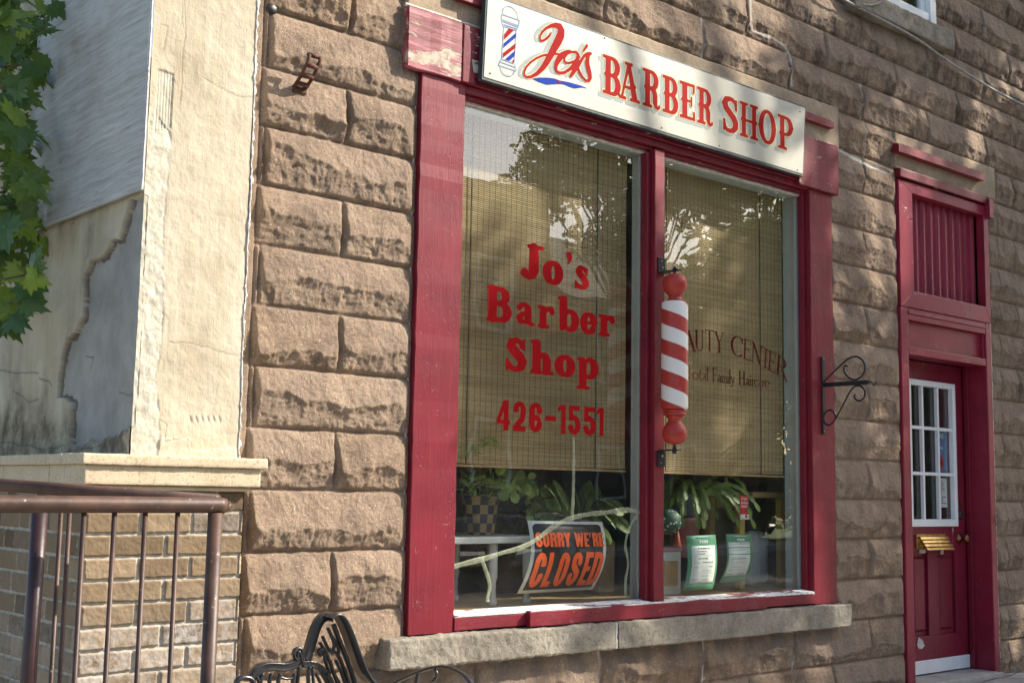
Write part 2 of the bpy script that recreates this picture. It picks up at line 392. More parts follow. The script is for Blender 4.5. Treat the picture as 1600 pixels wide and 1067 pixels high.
def m_glass(name='window_glass', k=1.6, tint=(.955,.97,.96)):
    n = NT(name); t = n.t; t.nodes.remove(n.b)
    dot = n.n('VectorMath', operation='DOT_PRODUCT'); t.links.new(n.geo.outputs['Incoming'], dot.inputs[0])
    bn = n.bump(n.noise(2.2, 2), .06, .02)
    t.links.new(n.geo.outputs['Normal'], dot.inputs[1])
    a = n.math('ABSOLUTE', dot.outputs['Value']); q = n.math('POWER', n.math('SUBTRACT', 1.0, a, clamp=True), 5.0)
    f = n.math('MULTIPLY_ADD', q, .93, .045*k, clamp=True)
    tr = n.n('BsdfTransparent'); tr.inputs[0].default_value = (*tint, 1); gl = n.n('BsdfGlossy'); gl.inputs['Roughness'].default_value = .0; gl.inputs[0].default_value = (1, 1, 1, 1)
    t.links.new(bn, gl.inputs['Normal'])
    mx = n.n('MixShader'); n.set(mx.inputs[0], f); t.links.new(tr.outputs[0], mx.inputs[1]); t.links.new(gl.outputs[0], mx.inputs[2])
    # thin film of street dust
    df = n.n('BsdfDiffuse'); df.inputs[0].default_value = (.6,.58,.52,1)
    m2 = n.n('MixShader'); n.set(m2.inputs[0], n.math('MULTIPLY', n.ramp(n.noise(2.5, 5, .6), [(.3, 0.), (.8, 1.)]), .018))
    t.links.new(mx.outputs[0], m2.inputs[1]); t.links.new(df.outputs[0], m2.inputs[2]); t.links.new(m2.outputs[0], n.out.inputs[0]); return n.m
M['glass'] = m_glass()
def m_blind():
    n = NT('bamboo_blind'); x, y, z = n.xyz()
    row = n.noise(1, 3, .6, vec=n.sc((1.5, 1, 105)))
    c = n.mix(n.ramp(row, [(.3, 0.), (.7, 1.)]), (.52,.35,.155), (.92,.70,.37))
    c = n.mix(n.math('MULTIPLY', n.ramp(n.noise(1, 4, .7, vec=n.sc((22, 1, 110))), [(.3, 1.), (.45, 0.)]), .5), c, (.11,.075,.035))
    c = n.mix(n.math('MULTIPLY', n.ramp(n.noise(1.1, 3), [(.35, 0.), (.65, 1.)]), .3), c, (.30,.235,.13))
    # warp threads
    fr = n.math('FRACT', n.math('MULTIPLY', x, 1/.0365)); s1 = n.math('LESS_THAN', fr, .10)
    c = n.mix(n.math('MULTIPLY', s1, .66), c, (.035,.028,.015))
    gap = n.attr('gap'); c = n.mix(n.math('MULTIPLY', gap, .5), c, (.035,.027,.013))
    m = n.done(c, .6, None, .3)
    tl = n.n('BsdfTranslucent'); n.set(tl.inputs[0], c); mx = n.n('MixShader'); mx.inputs[0].default_value = .25
    n.t.links.new(n.b.outputs[0], mx.inputs[1]); n.t.links.new(tl.outputs[0], mx.inputs[2]); n.t.links.new(mx.outputs[0], n.out.inputs[0]); return m
M['blind'] = m_blind()
def m_leaf(name, a, b, tl=.35, rough=.4):
    n = NT(name); r = n.attr('rnd'); c = n.mix(r, a, b); c = n.mix(n.ramp(n.noise(18, 4), [(.4, 0.), (.7, .35)]), c, tuple(x*.5 for x in a))
    m = n.done(c, rough, None, .45); t = n.n('BsdfTranslucent'); n.set(t.inputs[0], n.mix(.5, c, (.30,.38,.04)))
    mx = n.n('MixShader'); mx.inputs[0].default_value = tl; n.t.links.new(n.b.outputs[0], mx.inputs[1]); n.t.links.new(t.outputs[0], mx.inputs[2]); n.t.links.new(mx.outputs[0], n.out.inputs[0]); return m
M['maple'] = m_leaf('maple_leaf', (.038,.105,.034), (.24,.34,.045), .35, .33)
M['street_leaf'] = m_leaf('street_tree_leaf', (.03,.07,.018), (.07,.13,.03))
M['house_plant'] = m_leaf('house_plant_leaf', (.09,.19,.03), (.33,.43,.09))
M['fern'] = m_leaf('fern_leaf', (.12,.25,.06), (.42,.50,.13))
M['darkplant'] = m_leaf('dark_plant_leaf', (.05,.075,.03), (.12,.16,.07))
M['bark'] = simple('bark', (.11,.075,.05), .9, .35, 25, .9, dist=.01)
def m_ply():
    n = NT('weathered_plywood'); y, z = n.xyz()[1], n.xyz()[2]
    # the board's own grain runs along its length, wandering round knots
    wv = n.noise(1.6, 3, .5); v = n.sc((1, 2.6, 60), src=n.mix(.035, n.pos, n.n('TexNoise').outputs[1]))
    g = n.noise(1, 7, .66, vec=v, dist=.8); g2 = n.noise(3.1, 6, .7, vec=v, dist=.5)
    c = n.mix(n.ramp(g, [(.3, 0.), (.68, 1.)]), (.33,.325,.31), (.56,.555,.53))
    c = n.mix(n.math('MULTIPLY', n.ramp(g2, [(.36, 1.), (.42, 0.)]), .6), c, (.17,.16,.145))
    c = n.mix(n.math('MULTIPLY', n.ramp(n.noise(2.4, 5, .6), [(.5, 0.), (.68, 1.)]), .4), c, (.62,.64,.67))
    c = n.mix(n.ramp(n.vor(7), [(.03, 1.), (.045, 0.)]), c, (.06,.05,.045))
    c = n.mix(n.math('MULTIPLY', n.ramp(n.noise(1.7, 4), [(.55, 0.), (.7, 1.)]), .35), c, (.24,.20,.15))
    return n.done(c, .8, n.bump(n.math('ADD', g, g2), .22, .003), .2)
M['ply'] = m_ply()
M['asphalt'] = m_concrete('asphalt', (.045,.045,.046), (.075,.074,.072), .2, .4, 20)
M['grass'] = simple('lawn_ground', (.07,.13,.025), .9, .35, 4, .8, dist=.03)
M['room'] = simple('dim_interior_plaster', (.34,.31,.26), .9, .15, 3, .1)
M['floorwood'] = simple('interior_floor', (.12,.08,.05), .6, .3, 6, .1)
M['tan_wood'] = simple('pale_wood', (.42,.27,.12), .55, .2, 12, .2)
M['yellow_wood'] = simple('yellowed_wood', (.50,.36,.08), .5, .2, 9, .2)
M['white_p'] = simple('white_enamel', (.66,.68,.66), .35, .06, 9, .1)
# ================================================================== SHOP BUILDING
shop = thing('shop_building', 'rock-faced brown block shop building with maroon framed window and door', 'building', (5.5, 0, 0))
CAS_L, CAS_R, WZ0, WZ1 = 3.29, 6.50, .50, 3.446
def course_z(x, z): return 1.196+(z-1.196)/(1-.0045*np.clip(x-2.9, 0, 9))
def make_wall():
    xs = np.concatenate([np.arange(2.36, 3.32, .0052), np.arange(3.32, 6.5, .0072), np.arange(6.5, 9.3, .0085), np.arange(9.3, 13.01, .03)])
    zs = np.concatenate([np.arange(-.3, 5.25, .0058), np.arange(5.25, 7.01, .03)])
    X, Z = np.meshgrid(xs, zs, indexing='ij')
    zc = course_z(X, Z)
    k = np.floor((zc-1.196)/.25).astype(int); v = (zc-1.196)-k*.25
    ev = (k % 2 == 0); xo = np.where(ev, 2.92, 2.92+.396); L = .7925
    j = np.floor((X-xo)/L).astype(int); u = (X-xo)-j*L
    # cut blocks beside the openings and the pier keep their own drafted ends
    eu = np.minimum(u, L-u)
    for xe in (2.50, 3.29, 6.505, 7.265, 8.465, 8.60):
        inr = (Z > .0) & (Z < (3.446 if xe < 8 else 3.65))
        if xe == 2.50: inr = Z > -9
        if xe in (3.29, 6.505): inr = (Z > .44) & (Z < 3.446)
        eu = np.where(inr, np.minimum(eu, np.abs(X-xe)+(.006 if xe > 3 else 0)), eu)
    wob = fbm(X, Z, 30, 2, 5)*.0022
    evd = np.minimum(v, .25-v)
    d = np.minimum(eu, evd)+wob
    mold = ((k*3+j*7) % 4); pairc = np.where(ev, 1, 0)
    seed = mold*13.7+pairc*5.1+(k*0.37+j*.91)*.18
    # local block coordinates offset per mould: blocks of the same mould look alike, as cast blocks do
    U = u+seed*3.0; V = v+seed*1.7
    rz = .078+.055*_h(mold+ev*5, k*0, k*0, 77)+.045*fbm(U, U*0+seed, 5.5, 3, 21)+.012*fbm(U, V, 22, 2, 22)
    # ridge breaks into steps: a conchoidal line that jumps where chips came away
    rz = rz+.022*np.sign(fbm(U, U*0+seed*2, 3.1, 2, 23))*sm(.05, .3, np.abs(fbm(U, U*0+seed*2, 3.1, 2, 23)))
    slope = np.clip(1-(v-rz)/(.25-rz), 0, 1)
    below = np.clip((rz-v)/.030, 0, 1)
    bl = np.clip((rz-v)/np.maximum(rz*.85, .03), 0, 1)
    A = np.where(v > rz, slope**.85, 1-.30*below**.6*(.5+.5*fbm(U, V, 7, 2, 24))-.62*bl**.75)
    amp = .024+.016*_h(mold, k+0*k, j, 78)+.013*fbm(U, U*0+3.3+seed, 3.2, 2, 31)
    bowl = fbm(U, V, 4.2, 3, 41)
    wx, wy = U+.035*fbm(U, V, 9, 2, 51), V*1.3+.035*fbm(U, V, 9, 2, 52)
    # broken planes
    fp = vn2(wx*9, wy*9, 61); cell = np.round(fp*3.2)/3.2; fac = .65*(cell-.35*fp)+.5*ridged(wx, wy, 12, 4, 63)
    endr = sm(.0045, .016+.007*fbm(X, Z, 18, 2, 71), eu+wob)
    botr = sm(.003, .015+.006*fbm(X, Z, 17, 2, 73), v+wob); topr = sm(.003, .012, .25-v+wob)
    sb_ = sm(.002, .028+.012*fbm(X, Z, 13, 2, 72), d)
    low_ = np.where(v < rz, 1., .35)
    pv = .0035+amp*A
    rough_ = .008*bowl*sb_+.0125*fac*np.where(v < rz, 1.2, .5)*(.2+.8*sb_)+.0046*fbm(X, Z, 44, 3, 81)*np.where(v < rz, 1.2, .7)+.0022*sb_*ridged(wx, wy, 19, 2, 83)*low_
    h = endr*botr*topr*np.maximum(pv+rough_, .001)+sm(.0022, .0045, d)*.0035+.0017*fbm(X, Z, 105, 2, 91)
    mort = 1-sm(.0022, .0042, d)
    bead = 0
    h = h+bead
    # plain patched strip between pier and first blocks
    strip = X < 2.494
    hs = .010+.003*fbm(X, Z, 12, 4, 101)
    h = np.where(strip, hs, h); mort = np.where(strip, .35, mort)
    # plain smooth courses of concrete above the sign
    rnd = ((k*37+j*91) % 17)/17.0
    for xe in (3.296, 7.262): h = np.where((X < xe) & (X > xe-.12) & (Z < 3.45), np.minimum(h, .018+(xe-X)*.30), h)
    trim = ((X > 3.296) & (X < 6.502) & (Z > .5) & (Z < 3.46)) | ((X > 3.16) & (X < 6.56) & (Z > .45) & (Z < .565)) | ((X > 7.262) & (X < 8.462) & (Z < 3.42))
    h = np.where(trim, np.minimum(h, .008), h)
    near = ((X > 3.21) & (X < 6.60) & (Z > 3.40) & (Z < 3.66)) | ((X > 7.25) & (X < 8.58) & (Z > 3.405) & (Z < 3.635)); h = np.where(near, np.minimum(h, .012), h)
    white = np.zeros_like(X)
    for xj, kk in ((4.50,-4),(5.31,-4),(6.12,-4),(5.31,10),(6.12,10),(6.91,10),(6.91,9),(7.24,9)):
        xj2 = 2.92+L*round((xj-2.92)/L) if kk not in (9,) else xj
        w = (np.abs(X-xj2-.004*fbm(X*0, Z, 20, 2, 3)) < .0065+.003*fbm(Z, Z*0+xj, 40, 2, 4)) & (k == kk)
        white = np.maximum(white, w*1.0)
    pth = [(6.60,3.405),(6.75,3.385),(6.95,3.36),(7.17,3.35)]
    white = np.maximum(white, (dseg(X, Z, pth) < .012+.006*fbm(X, Z, 30, 2, 8))*1.0)
    pth = [(5.728,4.19),(5.73,4.0),(5.75,3.95),(5.95,3.955),(6.05,3.94),(6.115,3.90),(6.12,3.7)]
    g = dseg(X, Z, pth) < .010+.004*fbm(X, Z, 30, 2, 9)
    white = np.maximum(white, g*.6); h = np.where(g, h*.4+.012, h)
    h = np.where(white > .8, np.maximum(h*.5, .006), h)
    keep = np.ones(X.shape, bool)
    def cut(x0, x1, z0, z1): keep[(X > x0) & (X < x1) & (Z > z0) & (Z < z1)] = False
    cut(3.40, 6.40, .50, 3.5); cut(7.30, 8.43, -.5, 3.42); cut(6.985, 7.815, 4.44, 6.2)
    fm = keep[:-1,:-1] & keep[1:,:-1] & keep[:-1,1:] & keep[1:,1:]
    # blocks end in a ragged broken edge at the left of the casing
    dirt_shade = np.clip(sm(.75, -.35, (v-rz)/.10+.8*fbm(X, Z, 7, 4, 120))*(.35+.75*_h(k, j, k*0, 79))+.12, 0, 1)  # grime and painted shade together, denser under each block's ridge
    dirt_shade = np.where(strip, .1, dirt_shade)
    sill = np.where((zc > .19) & (zc < .446) & (X > 3.1) & (X < 6.7), sm(.20, .44, zc), 0.)
    P = np.stack([X, -h, Z], -1)
    grid_mesh('wall', P, fm, M['block'], shop, dict(mort=mort, rnd=rnd*(mort < .5), white=white, dirt_shade=dirt_shade, sill=sill))
make_wall()

# lintels
lin = rough_box('lintel', 3.215, 6.603, -.030, .03, 3.395, 3.664, M['lintel'], shop, step=.012, r=.006, amp=.0035, freq=9, seed=3)
lin2 = rough_box('lintel', 7.250, 8.583, -.030, .03, 3.400, 3.640, M['lintel'], shop, step=.014, r=.006, amp=.003, freq=9, seed=4)
def chewed(name, x0, x1, y0, y1, z0, z1, mat, seed, amp=.006):
    "timber moulding with worn, chewed upper edge"
    n = int((x1-x0)/.012); mb = MB(); rr = random.Random(seed); prev = None
    for i in range(n+1):
        x = x0+(x1-x0)*i/n; a = amp*abs(float(vn2(np.array(x*18.), np.array(seed*1.), 5)))*1.6*(1 if rr.random() < .8 else .3)
        s = [(x, y0, z0), (x, y0, z1-a), (x, y0+.018, z1-a*.5+.004), (x, y1, z1+.004), (x, y1, z0)]
        if prev is not None:
            base = len(mb.v); mb.add(prev+s, [(k, k+5, (k+1) % 5+5, (k+1) % 5) for k in range(5)])
        else: mb.add(s, [(0, 1, 2, 3, 4)])
        prev = s
    mb.add(prev, [(4, 3, 2, 1, 0)])
    return mb.build(name, mat, shop)
chewed('drip_moulding', 3.47, 6.500, -.0655, -.02, 3.500, 3.548, M['paint_h'], 2)
chewed('drip_moulding', 7.205, 8.325, -.085, -.02, 3.490, 3.548, M['paint_h'], 5)

# ------------------------------------------------------------------ shop window
def ragged_board(x0, x1, y0, y1, z0, z1, vert=True, seed=0, amp=.0022, step=.03):
    "board whose long edges wander slightly"
    mb = MB(); n = int(((z1-z0) if vert else (x1-x0))/step); prev = None
    for i in range(n+1):
        t = i/n; q = seed*3.7
        w = [amp*float(vn2(np.array(t*n*.5+k*31), np.array(q), k+3)) for k in range(3)]
        c = .0035
        if vert:
            z = z0+(z1-z0)*t; a, b = x0+w[0], x1+w[1]; f = y0+w[2]*.6
            s = [(a, y1, z), (a, f+c, z), (a+c, f, z), (b-c, f, z), (b, f+c, z), (b, y1, z)]
        else:
            x = x0+(x1-x0)*t; a, b = z0+w[0], z1+w[1]; f = y0+w[2]*.6
            s = [(x, y1, b), (x, f+c, b), (x, f, b-c), (x, f, a+c), (x, f+c, a), (x, y1, a)]
        if prev is None: mb.add(s, [tuple(range(6))[::-1]])
        else: mb.add(prev+s, [(k, (k+1) % 6, (k+1) % 6+6, k+6) for k in range(6)])
        prev = s
    mb.add(prev, [tuple(range(6))])
    return mb
def join(*ms):
    r = MB()
    for m in ms: r.add(m.v, m.f)
    return r
win = bpy.data.objects.new('shop_window', None); COL.objects.link(win); win.parent = shop; win.location = (4.9-5.5, 0, .6); win.empty_display_size = .1
ragged_board(3.300, 3.556, -.042, .03, .578, 3.103, True, 1).build('casing', M['paint'], win)
ragged_board(6.266, 6.497, -.042, .03, .578, 3.075, True, 2).build('casing', M['paint'], win)
head = join(ragged_board(3.205, 3.515, -.060, .02, 3.106, 3.392, False, 3, .004)).build('header_board', M['paint_worn'], win)
ragged_board(3.52, 6.129, -.062, .02, 3.140, 3.386, False, 4, .002).build('header_board', M['paint_peel'], win)
ragged_board(6.13, 6.535, -.068, .01, 3.077, 3.394, False, 5, .002).build('header_board', M['paint_h'], win)
MB().prism([(3.522,-.064,3.392),(3.555,-.066,3.37),(3.575,-.068,3.20),(3.60,-.067,3.106),(3.518,-.064,3.106)][::-1], (0,.03,0)).build('header_block', M['paint'], win, bevel=.004)
ragged_board(3.517, 6.128, -.052, .02, 3.106, 3.139, False, 6, .002).build('head_moulding', M['paint_h'], win)
ragged_board(3.557, 6.265, -.036, .03, 3.070, 3.1055, False, 7, .002).build('head_moulding', M['paint_h'], win)
box('head_moulding', 3.557, 6.265, -.012, .034, 3.052, 3.069, M['paint_h'], win)
ragged_board(3.557, 6.265, .018, .036, 3.036, 3.0515, False, 9, .003, .02).build('putty_strip', M['caulk'], win)
join(ragged_board(4.872, 4.951, -.043, .034, .655, 3.0515, True, 8), ragged_board(4.845, 4.871, -.012, .034, .655, 3.035, True, 9, .001), ragged_board(4.952, 4.962, -.030, .034, .655, 3.035, True, 10, .001)).build('mullion', M['paint'], win)
# reveals beside the glass
box('side_stop', 6.243, 6.265, -.006, .034, .655, 3.051, M['paint'], win)
box('side_stop', 3.557, 3.577, -.006, .034, .655, 3.051, M['paint'], win)
# bottom rail: thin back rail plus the thicker board nailed over the middle
join(ragged_board(3.557, 6.265, -.047, .00, .582, .640, False, 11, .002)).build('bottom_rail', M['paint_h'], win)
ragged_board(3.985, 5.762, -.078, -.0475, .578, .648, False, 12, .002).build('bottom_rail', M['paint_h'], win)
for xa in (3.557, 4.96): MB().prism([(xa,-.048,.6405),(xa,-.048,.652),(xa,.033,.664),(xa,.033,.6405)], (1.30,0,0)).build('sloping_ledge', M['ledge'], win, bevel=.002)
MB().prism([(3.99,-.077,.6485),(3.99,-.077,.6515),(3.99,-.0485,.6545),(3.99,-.0485,.6485)], (1.765,0,0)).build('board_top', M['ledge'], win)
sill = rough_box('sill', 3.160, 4.533, -.105, .0, .442, .573, M['sill'], win, step=.007, r=.009, amp=.007, freq=14, seed=8, skip=('y1','x1'), fine=.0022)
sill2 = rough_box('sill', 4.549, 6.556, -.105, .0, .442, .573, M['sill'], win, step=.008, r=.007, amp=.005, freq=14, seed=9, skip=('y1','x0'), fine=.002)
rough_box('mortar_joint', 4.533, 4.549, -.101, .0, .444, .571, M['caulk'], win, step=.008, r=.003, amp=.003, freq=50, seed=10)
# panes
box('glass_pane', 3.578, 4.844, .036, .042, .655, 3.036, M['glass'], win, bevel=0)
box('glass_pane', 4.963, 6.242, .036, .042, .655, 3.036, M['glass'], win, bevel=0)
# inner pale jambs seen through the glass
for x0, x1, d in ((4.868, 4.905, .125), (6.252, 6.30, .155), (3.50, 3.57, .12), (4.912, 4.945, .12)):
    box('inner_jamb', x0, x1, .045, d, .649, 3.036, M['pale_jamb'], win, .004)
box('inner_head', 3.50, 6.30, .045, .14, 3.037, 3.10, M['pale_jamb'], win, .004)
box('inner_stop', 4.846, 4.866, .045, .062, .66, 3.035, M['pale_jamb'], win)
box('inner_stop', 6.232, 6.250, .045, .062, .66, 3.035, M['pale_jamb'], win)
box('display_ledge', 3.45, 6.35, .045, 1.0, .60, .648, M['tan_wood'], win)
# caulk and broken mortar along the casings
def caulk(name, parent, pts, w, seed, yy=-.012, mat=None, th=.012):
    mb = MB(); rr = random.Random(seed); prev = None
    P = []
    for (a, b) in zip(pts[:-1], pts[1:]):
        n = max(2, int(math.dist(a, b)/.012))
        for i in range(n): P.append((a[0]+(b[0]-a[0])*i/n, a[1]+(b[1]-a[1])*i/n))
    P.append(pts[-1])
    for i, (x, z) in enumerate(P):
        k = float(vn2(np.array(i*.22), np.array(seed*1.3), 2))*.6+rr.uniform(-.5, .5); k2 = float(vn2(np.array(i*.5), np.array(seed*2.3), 4))*.5+rr.uniform(-.4, .4)
        ww = w*(.55+.75*abs(k)); o = k2*w*.45
        s = [(x-ww/2+o, yy+th, z), (x-ww*.3+o, yy-.003*abs(k2), z), (x+ww*.3+o, yy-.004*abs(k), z), (x+ww/2+o, yy+th, z)]
        if prev is not None: mb.add(prev+s, [(q, q+1, q+5, q+4) for q in range(3)])
        prev = s
    return mb.build(name, mat or M['caulk'], parent, True)
caulk('caulk_bead', win, [(3.293, .60), (3.290, 1.1), (3.295, 1.8), (3.293, 2.6), (3.298, 3.10)], .012, 3, -.004)
caulk('caulk_bead', win, [(6.506, .60), (6.503, 1.5), (6.505, 2.4), (6.505, 3.07)], .012, 4, -.02)
MB().tube([(3.20,-.032,3.402),(4.0,-.034,3.401),(5.2,-.033,3.398),(6.53,-.034,3.400)], .009, 6).build('caulk_bead', M['caulk'], win)

# ------------------------------------------------------------------ door surround, transom, door
dfm = join(ragged_board(7.272, 7.362, -.032, .20, .0, 2.465, True, 21, .001), ragged_board(8.377, 8.452, -.032, .20, .0, 2.465, True, 22, .0015),
           ).box(7.364, 8.375, -.030, .12, 2.155, 2.205).box(7.364, 8.375, -.031, .02, 2.385, 2.463).box(7.3645, 8.3745, .0, .10, 2.206, 2.384)
dfm.build('door_frame', M['paint_tr'], shop, bevel=.003)
MB().box(7.364, 8.375, -.038, -.0315, 2.425, 2.440).box(7.364,7.385,-.02,.01,2.207,2.383).box(8.352,8.374,-.02,.01,2.207,2.383).build('frame_moulding', M['paint_tr'], shop, bevel=.002)
box('door_stop', 8.350, 8.376, .105, .140, .03, 2.154, M['paint_deep'], shop)
caulk('caulk_bead', shop, [(8.459, .02), (8.458, 1.0), (8.462, 2.0), (8.460, 2.47)], .012, 7, -.025)
# transom
tr = MB()
for q in ([(7.272,3.325),(8.452,3.325),(8.385,3.252),(7.437,3.252)], [(7.272,2.468),(7.272,3.325),(7.437,3.252),(7.437,2.582)],
          [(8.452,3.325),(8.452,2.468),(8.385,2.582),(8.385,3.252)], [(8.452,2.468),(7.272,2.468),(7.437,2.582),(8.385,2.582)]):
    tr.prism([(x, -.036, z) for x, z in q], (0, .06, 0))
tro = tr.build('transom', M['paint_tr'], shop, bevel=.003)
MB().box(7.268, 8.400, -.055, .02, 3.337, 3.395).box(7.28,8.44,-.01,.03,3.326,3.336).build('top_rail', M['paint_h'], tro, bevel=.003)
box('corner_block', 8.404, 8.462, -.075, .02, 3.235, 3.372, M['paint_tr'], tro)
cg = []; nx = 260
xs = np.linspace(7.437, 8.385, nx); ph = (xs-7.437)/.0948
prof = np.interp((ph % 1.0), [0,.12,.34,.46,.66,.78,1.0], [0,0,.0,.015,.015,.0,0])
X, Z = np.meshgrid(xs, np.array([2.56, 2.9, 3.27]), indexing='ij')
Pc = np.stack([X, .040-prof[:, None]+0*Z+.001*fbm(X, Z, 6, 2, 3), Z], -1)
grid_mesh('corrugated_panel', Pc, None, M['paint_tr'], tro, smooth=False)
# door leaf
leaf = MB().box(7.365, 7.632, .150, .195, .035, 2.153).box(8.195, 8.349, .150, .195, .035, 2.153).box(7.633, 8.194, .150, .195, 1.995, 2.153)
leaf.box(7.633, 8.194, .150, .195, .845, 1.045).box(7.633, 8.194, .150, .195, .035, .285).box(7.842, 7.972, .150, .195, .286, .844)
door = leaf.build('door', M['paint_deep'], shop, bevel=.002)
for x0, x1 in ((7.633, 7.841), (7.973, 8.194)):
    pn = MB()
    pn.box(x0, x1, .172, .19, .286, .844)
    a, b, c, d = x0+.028, x1-.028, .314, .816
    pn.prism([(a,.171,c),(b,.171,c),(b,.171,d),(a,.171,d)], (0,.001,0))
    e = .018; pn.add([(a,.171,c),(b,.171,c),(b,.171,d),(a,.171,d),(a+e,.153,c+e),(b-e,.153,c+e),(b-e,.153,d-e),(a+e,.153,d-e)],
                    [(0,1,5,4),(1,2,6,5),(2,3,7,6),(3,0,4,7),(4,5,6,7)])
    pn.build('door_panel', M['paint_deep'], door)
wf = MB()
X0, X1, Z0, Z1 = 7.602, 8.222, 1.018, 2.022
wf.box(X0, X0+.042, .128, .165, Z0, Z1).box(X1-.042, X1, .128, .165, Z0, Z1).box(X0+.043, X1-.043, .128, .165, Z0, Z0+.05).box(X0+.043, X1-.043, .128, .165, Z1-.04, Z1)
wfo = wf.build('window_frame', M['white_paint'], door, bevel=.004)
for x in (7.795, 7.995): box('muntin', x-.011, x+.011, .134, .16, Z0+.051, Z1-.041, M['white_paint'], door)
for z in (1.378, 1.692):
    for a, b in ((X0+.043, 7.783), (7.807, 7.983), (8.007, X1-.043)): box('muntin', a, b, .1345, .159, z-.011, z+.011, M['white_paint'], door)
box('glass_pane', X0+.04, X1-.04, .1605, .1655, Z0+.04, Z1-.03, M['glass'], door, bevel=0)
box('weather_strip', 7.455, 8.347, .138, .149, .040, .128, M['white_paint'], door)
ms = MB()
for i in range(4):
    z = .952-i*.0235; ms.prism([(7.700+i*.010,.144-.006*i,z),(7.700+i*.010,.118-.008*i,z-.002),(7.700+i*.010,.108-.010*i,z-.018),(7.700+i*.010,.144-.006*i,z-.014)], (.355,0,0))
ms.box(7.690, 8.065, .140, .1495, .868, .966)
slot = ms.build('mail_slot', M['brass'], door, bevel=.0015)
box('torn_tape', 7.73, 7.80, .138, .1495, .838, .866, M['caulk'], door)
box('torn_tape', 8.00, 8.03, .138, .1495, .828, .866, M['caulk'], door)
MB().lathe([(.004,.0),(.034,.0),(.034,.006),(.013,.012),(.012,.036),(.024,.044),(.029,.056),(.026,.068),(.014,.075),(.002,.076)], (8.262,.150,.935), 20, axis=1).build('door_knob', M['antique'], door, True)
MB().lathe([(.004,.0),(.033,.0),(.031,.018),(.020,.024),(.002,.025)], (8.268,.150,1.098), 20, axis=1).build('deadbolt', M['blackm'], door, True)
box('lock_plate', 8.225, 8.300, .1455, .1495, 1.15, 1.20, M['antique'], door)
MB().prism([(7.678,.1485,.235),(7.70,.1485,.285),(7.745,.1485,.262),(7.770,.1485,.225),(7.735,.1485,.205),(7.695,.1485,.208)][::-1], (0,-.004,0)).build('torn_sticker', M['caulk'], door)
rough_box('threshold', 7.365, 8.375, -.10, .19, -.05, .030, M['walk'], shop, step=.02, r=.006, amp=.003, seed=31)

# ------------------------------------------------------------------ upper window
uw = MB().box(6.98, 7.06, -.020, .05, 4.480, 6.1).box(7.745, 7.825, -.025, .05, 4.480, 6.1).box(7.061, 7.744, -.018, .05, 4.480, 4.600).box(7.061, 7.744, -.005, .05, 6.0, 6.1)
uwo = uw.build('upper_window', M['white_paint'], shop, bevel=.004)
box('sash', 7.062, 7.12, .012, .045, 4.601, 5.999, M['white_paint'], uwo); box('sash', 7.685, 7.743, .012, .045, 4.601, 5.999, M['white_paint'], uwo)
box('glass_pane', 7.121, 7.684, .030, .036, 4.601, 5.999, M['glass'], uwo, bevel=0)
rough_box('sill', 6.72, 7.945, -.095, .03, 4.352, 4.497, M['sill_old'], uwo, step=.014, r=.010, amp=.005, freq=11, seed=12)
# interior shell: walls, ceiling and floor of the shop, with a small room above
rm = MB()
def shell(x0, x1, y0, y1, z0, z1):
    rm.quad((x0,y0,z0),(x0,y1,z0),(x0,y1,z1),(x0,y0,z1)); rm.quad((x1,y0,z0),(x1,y0,z1),(x1,y1,z1),(x1,y1,z0))
    rm.quad((x0,y1,z0),(x1,y1,z0),(x1,y1,z1),(x0,y1,z1)); rm.quad((x0,y0,z1),(x0,y1,z1),(x1,y1,z1),(x1,y0,z1)); rm.quad((x0,y0,z0),(x1,y0,z0),(x1,y1,z0),(x0,y1,z0), 1)
shell(2.6, 9.4, .035, 4.6, .0, 3.35); shell(6.6, 8.3, .055, 3.0, 4.3, 6.4)
rm.build('interior_wall', [M['room'], M['floorwood']], shop)
# ================================================================== CORNER PIER (stucco over brick)
pier = thing('corner_pier', 'cream stucco corner pier with grey patched side on a tan brick base', 'pier', (2.2, .3, 0))
# brick base: front (y=-.15) and alley side (x=1.795)
def brick_field(U, Z, stretch):
    k = np.floor((Z-1.19)/.0815).astype(int); v = (Z-1.19)-k*.0815
    if stretch == 'front':
        L = .2045; off = np.where(k % 2 == 0, 0, .5)*L; j = np.floor((U+off)/L).astype(int); u = (U+off)-j*L; w = L
        u2 = u
    else:
        # alternate stretcher and header in each course
        L = .315; off = np.where(k % 2 == 0, 0, .5)*L; t = (U+off); j0 = np.floor(t/L).astype(int); q = t-j0*L
        hd = q > .21; j = j0*2+hd; u2 = np.where(hd, q-.21, q); w = np.where(hd, .105, .21)
    wob = fbm(U, Z, 22, 3, 7)*.0028
    d = np.minimum(np.minimum(u2, w-u2), np.minimum(v, .0815-v))+wob
    rnd = _h(j, k, k*0, 5); 
    h = sm(.004, .0085, d)*.0085+.0022*fbm(U, Z, 30, 4, 9)*sm(.004, .01, d)+(rnd-.5)*.004*sm(.004, .008, d)+.001*fbm(U, Z, 90, 2, 19)
    mort = 1-sm(.0045, .0065, d+.0015*fbm(U, Z, 70, 2, 6))
    eff = np.clip(sm(.90, .45, Z)*.75+.25*(_h(j, k, k*0, 9) > .72), 0, 1)*(.35+.65*(_h(j, k, k*0, 12) > .3))
    return h, mort, rnd, eff
zs = np.arange(-.4, 1.205, .0035)
xf = np.arange(1.795, 2.416, .0035); U, Z = np.meshgrid(xf-1.795, zs, indexing='ij')
h, mo, rn, ef = brick_field(U, Z, 'front'); P1 = np.stack([U+1.795, -.145-h, Z], -1); P1[0,:,1] = -.152; P1[0,:,0] = 1.789
g1 = (P1, None, dict(mort=mo, rnd=rn, eff=ef), True)
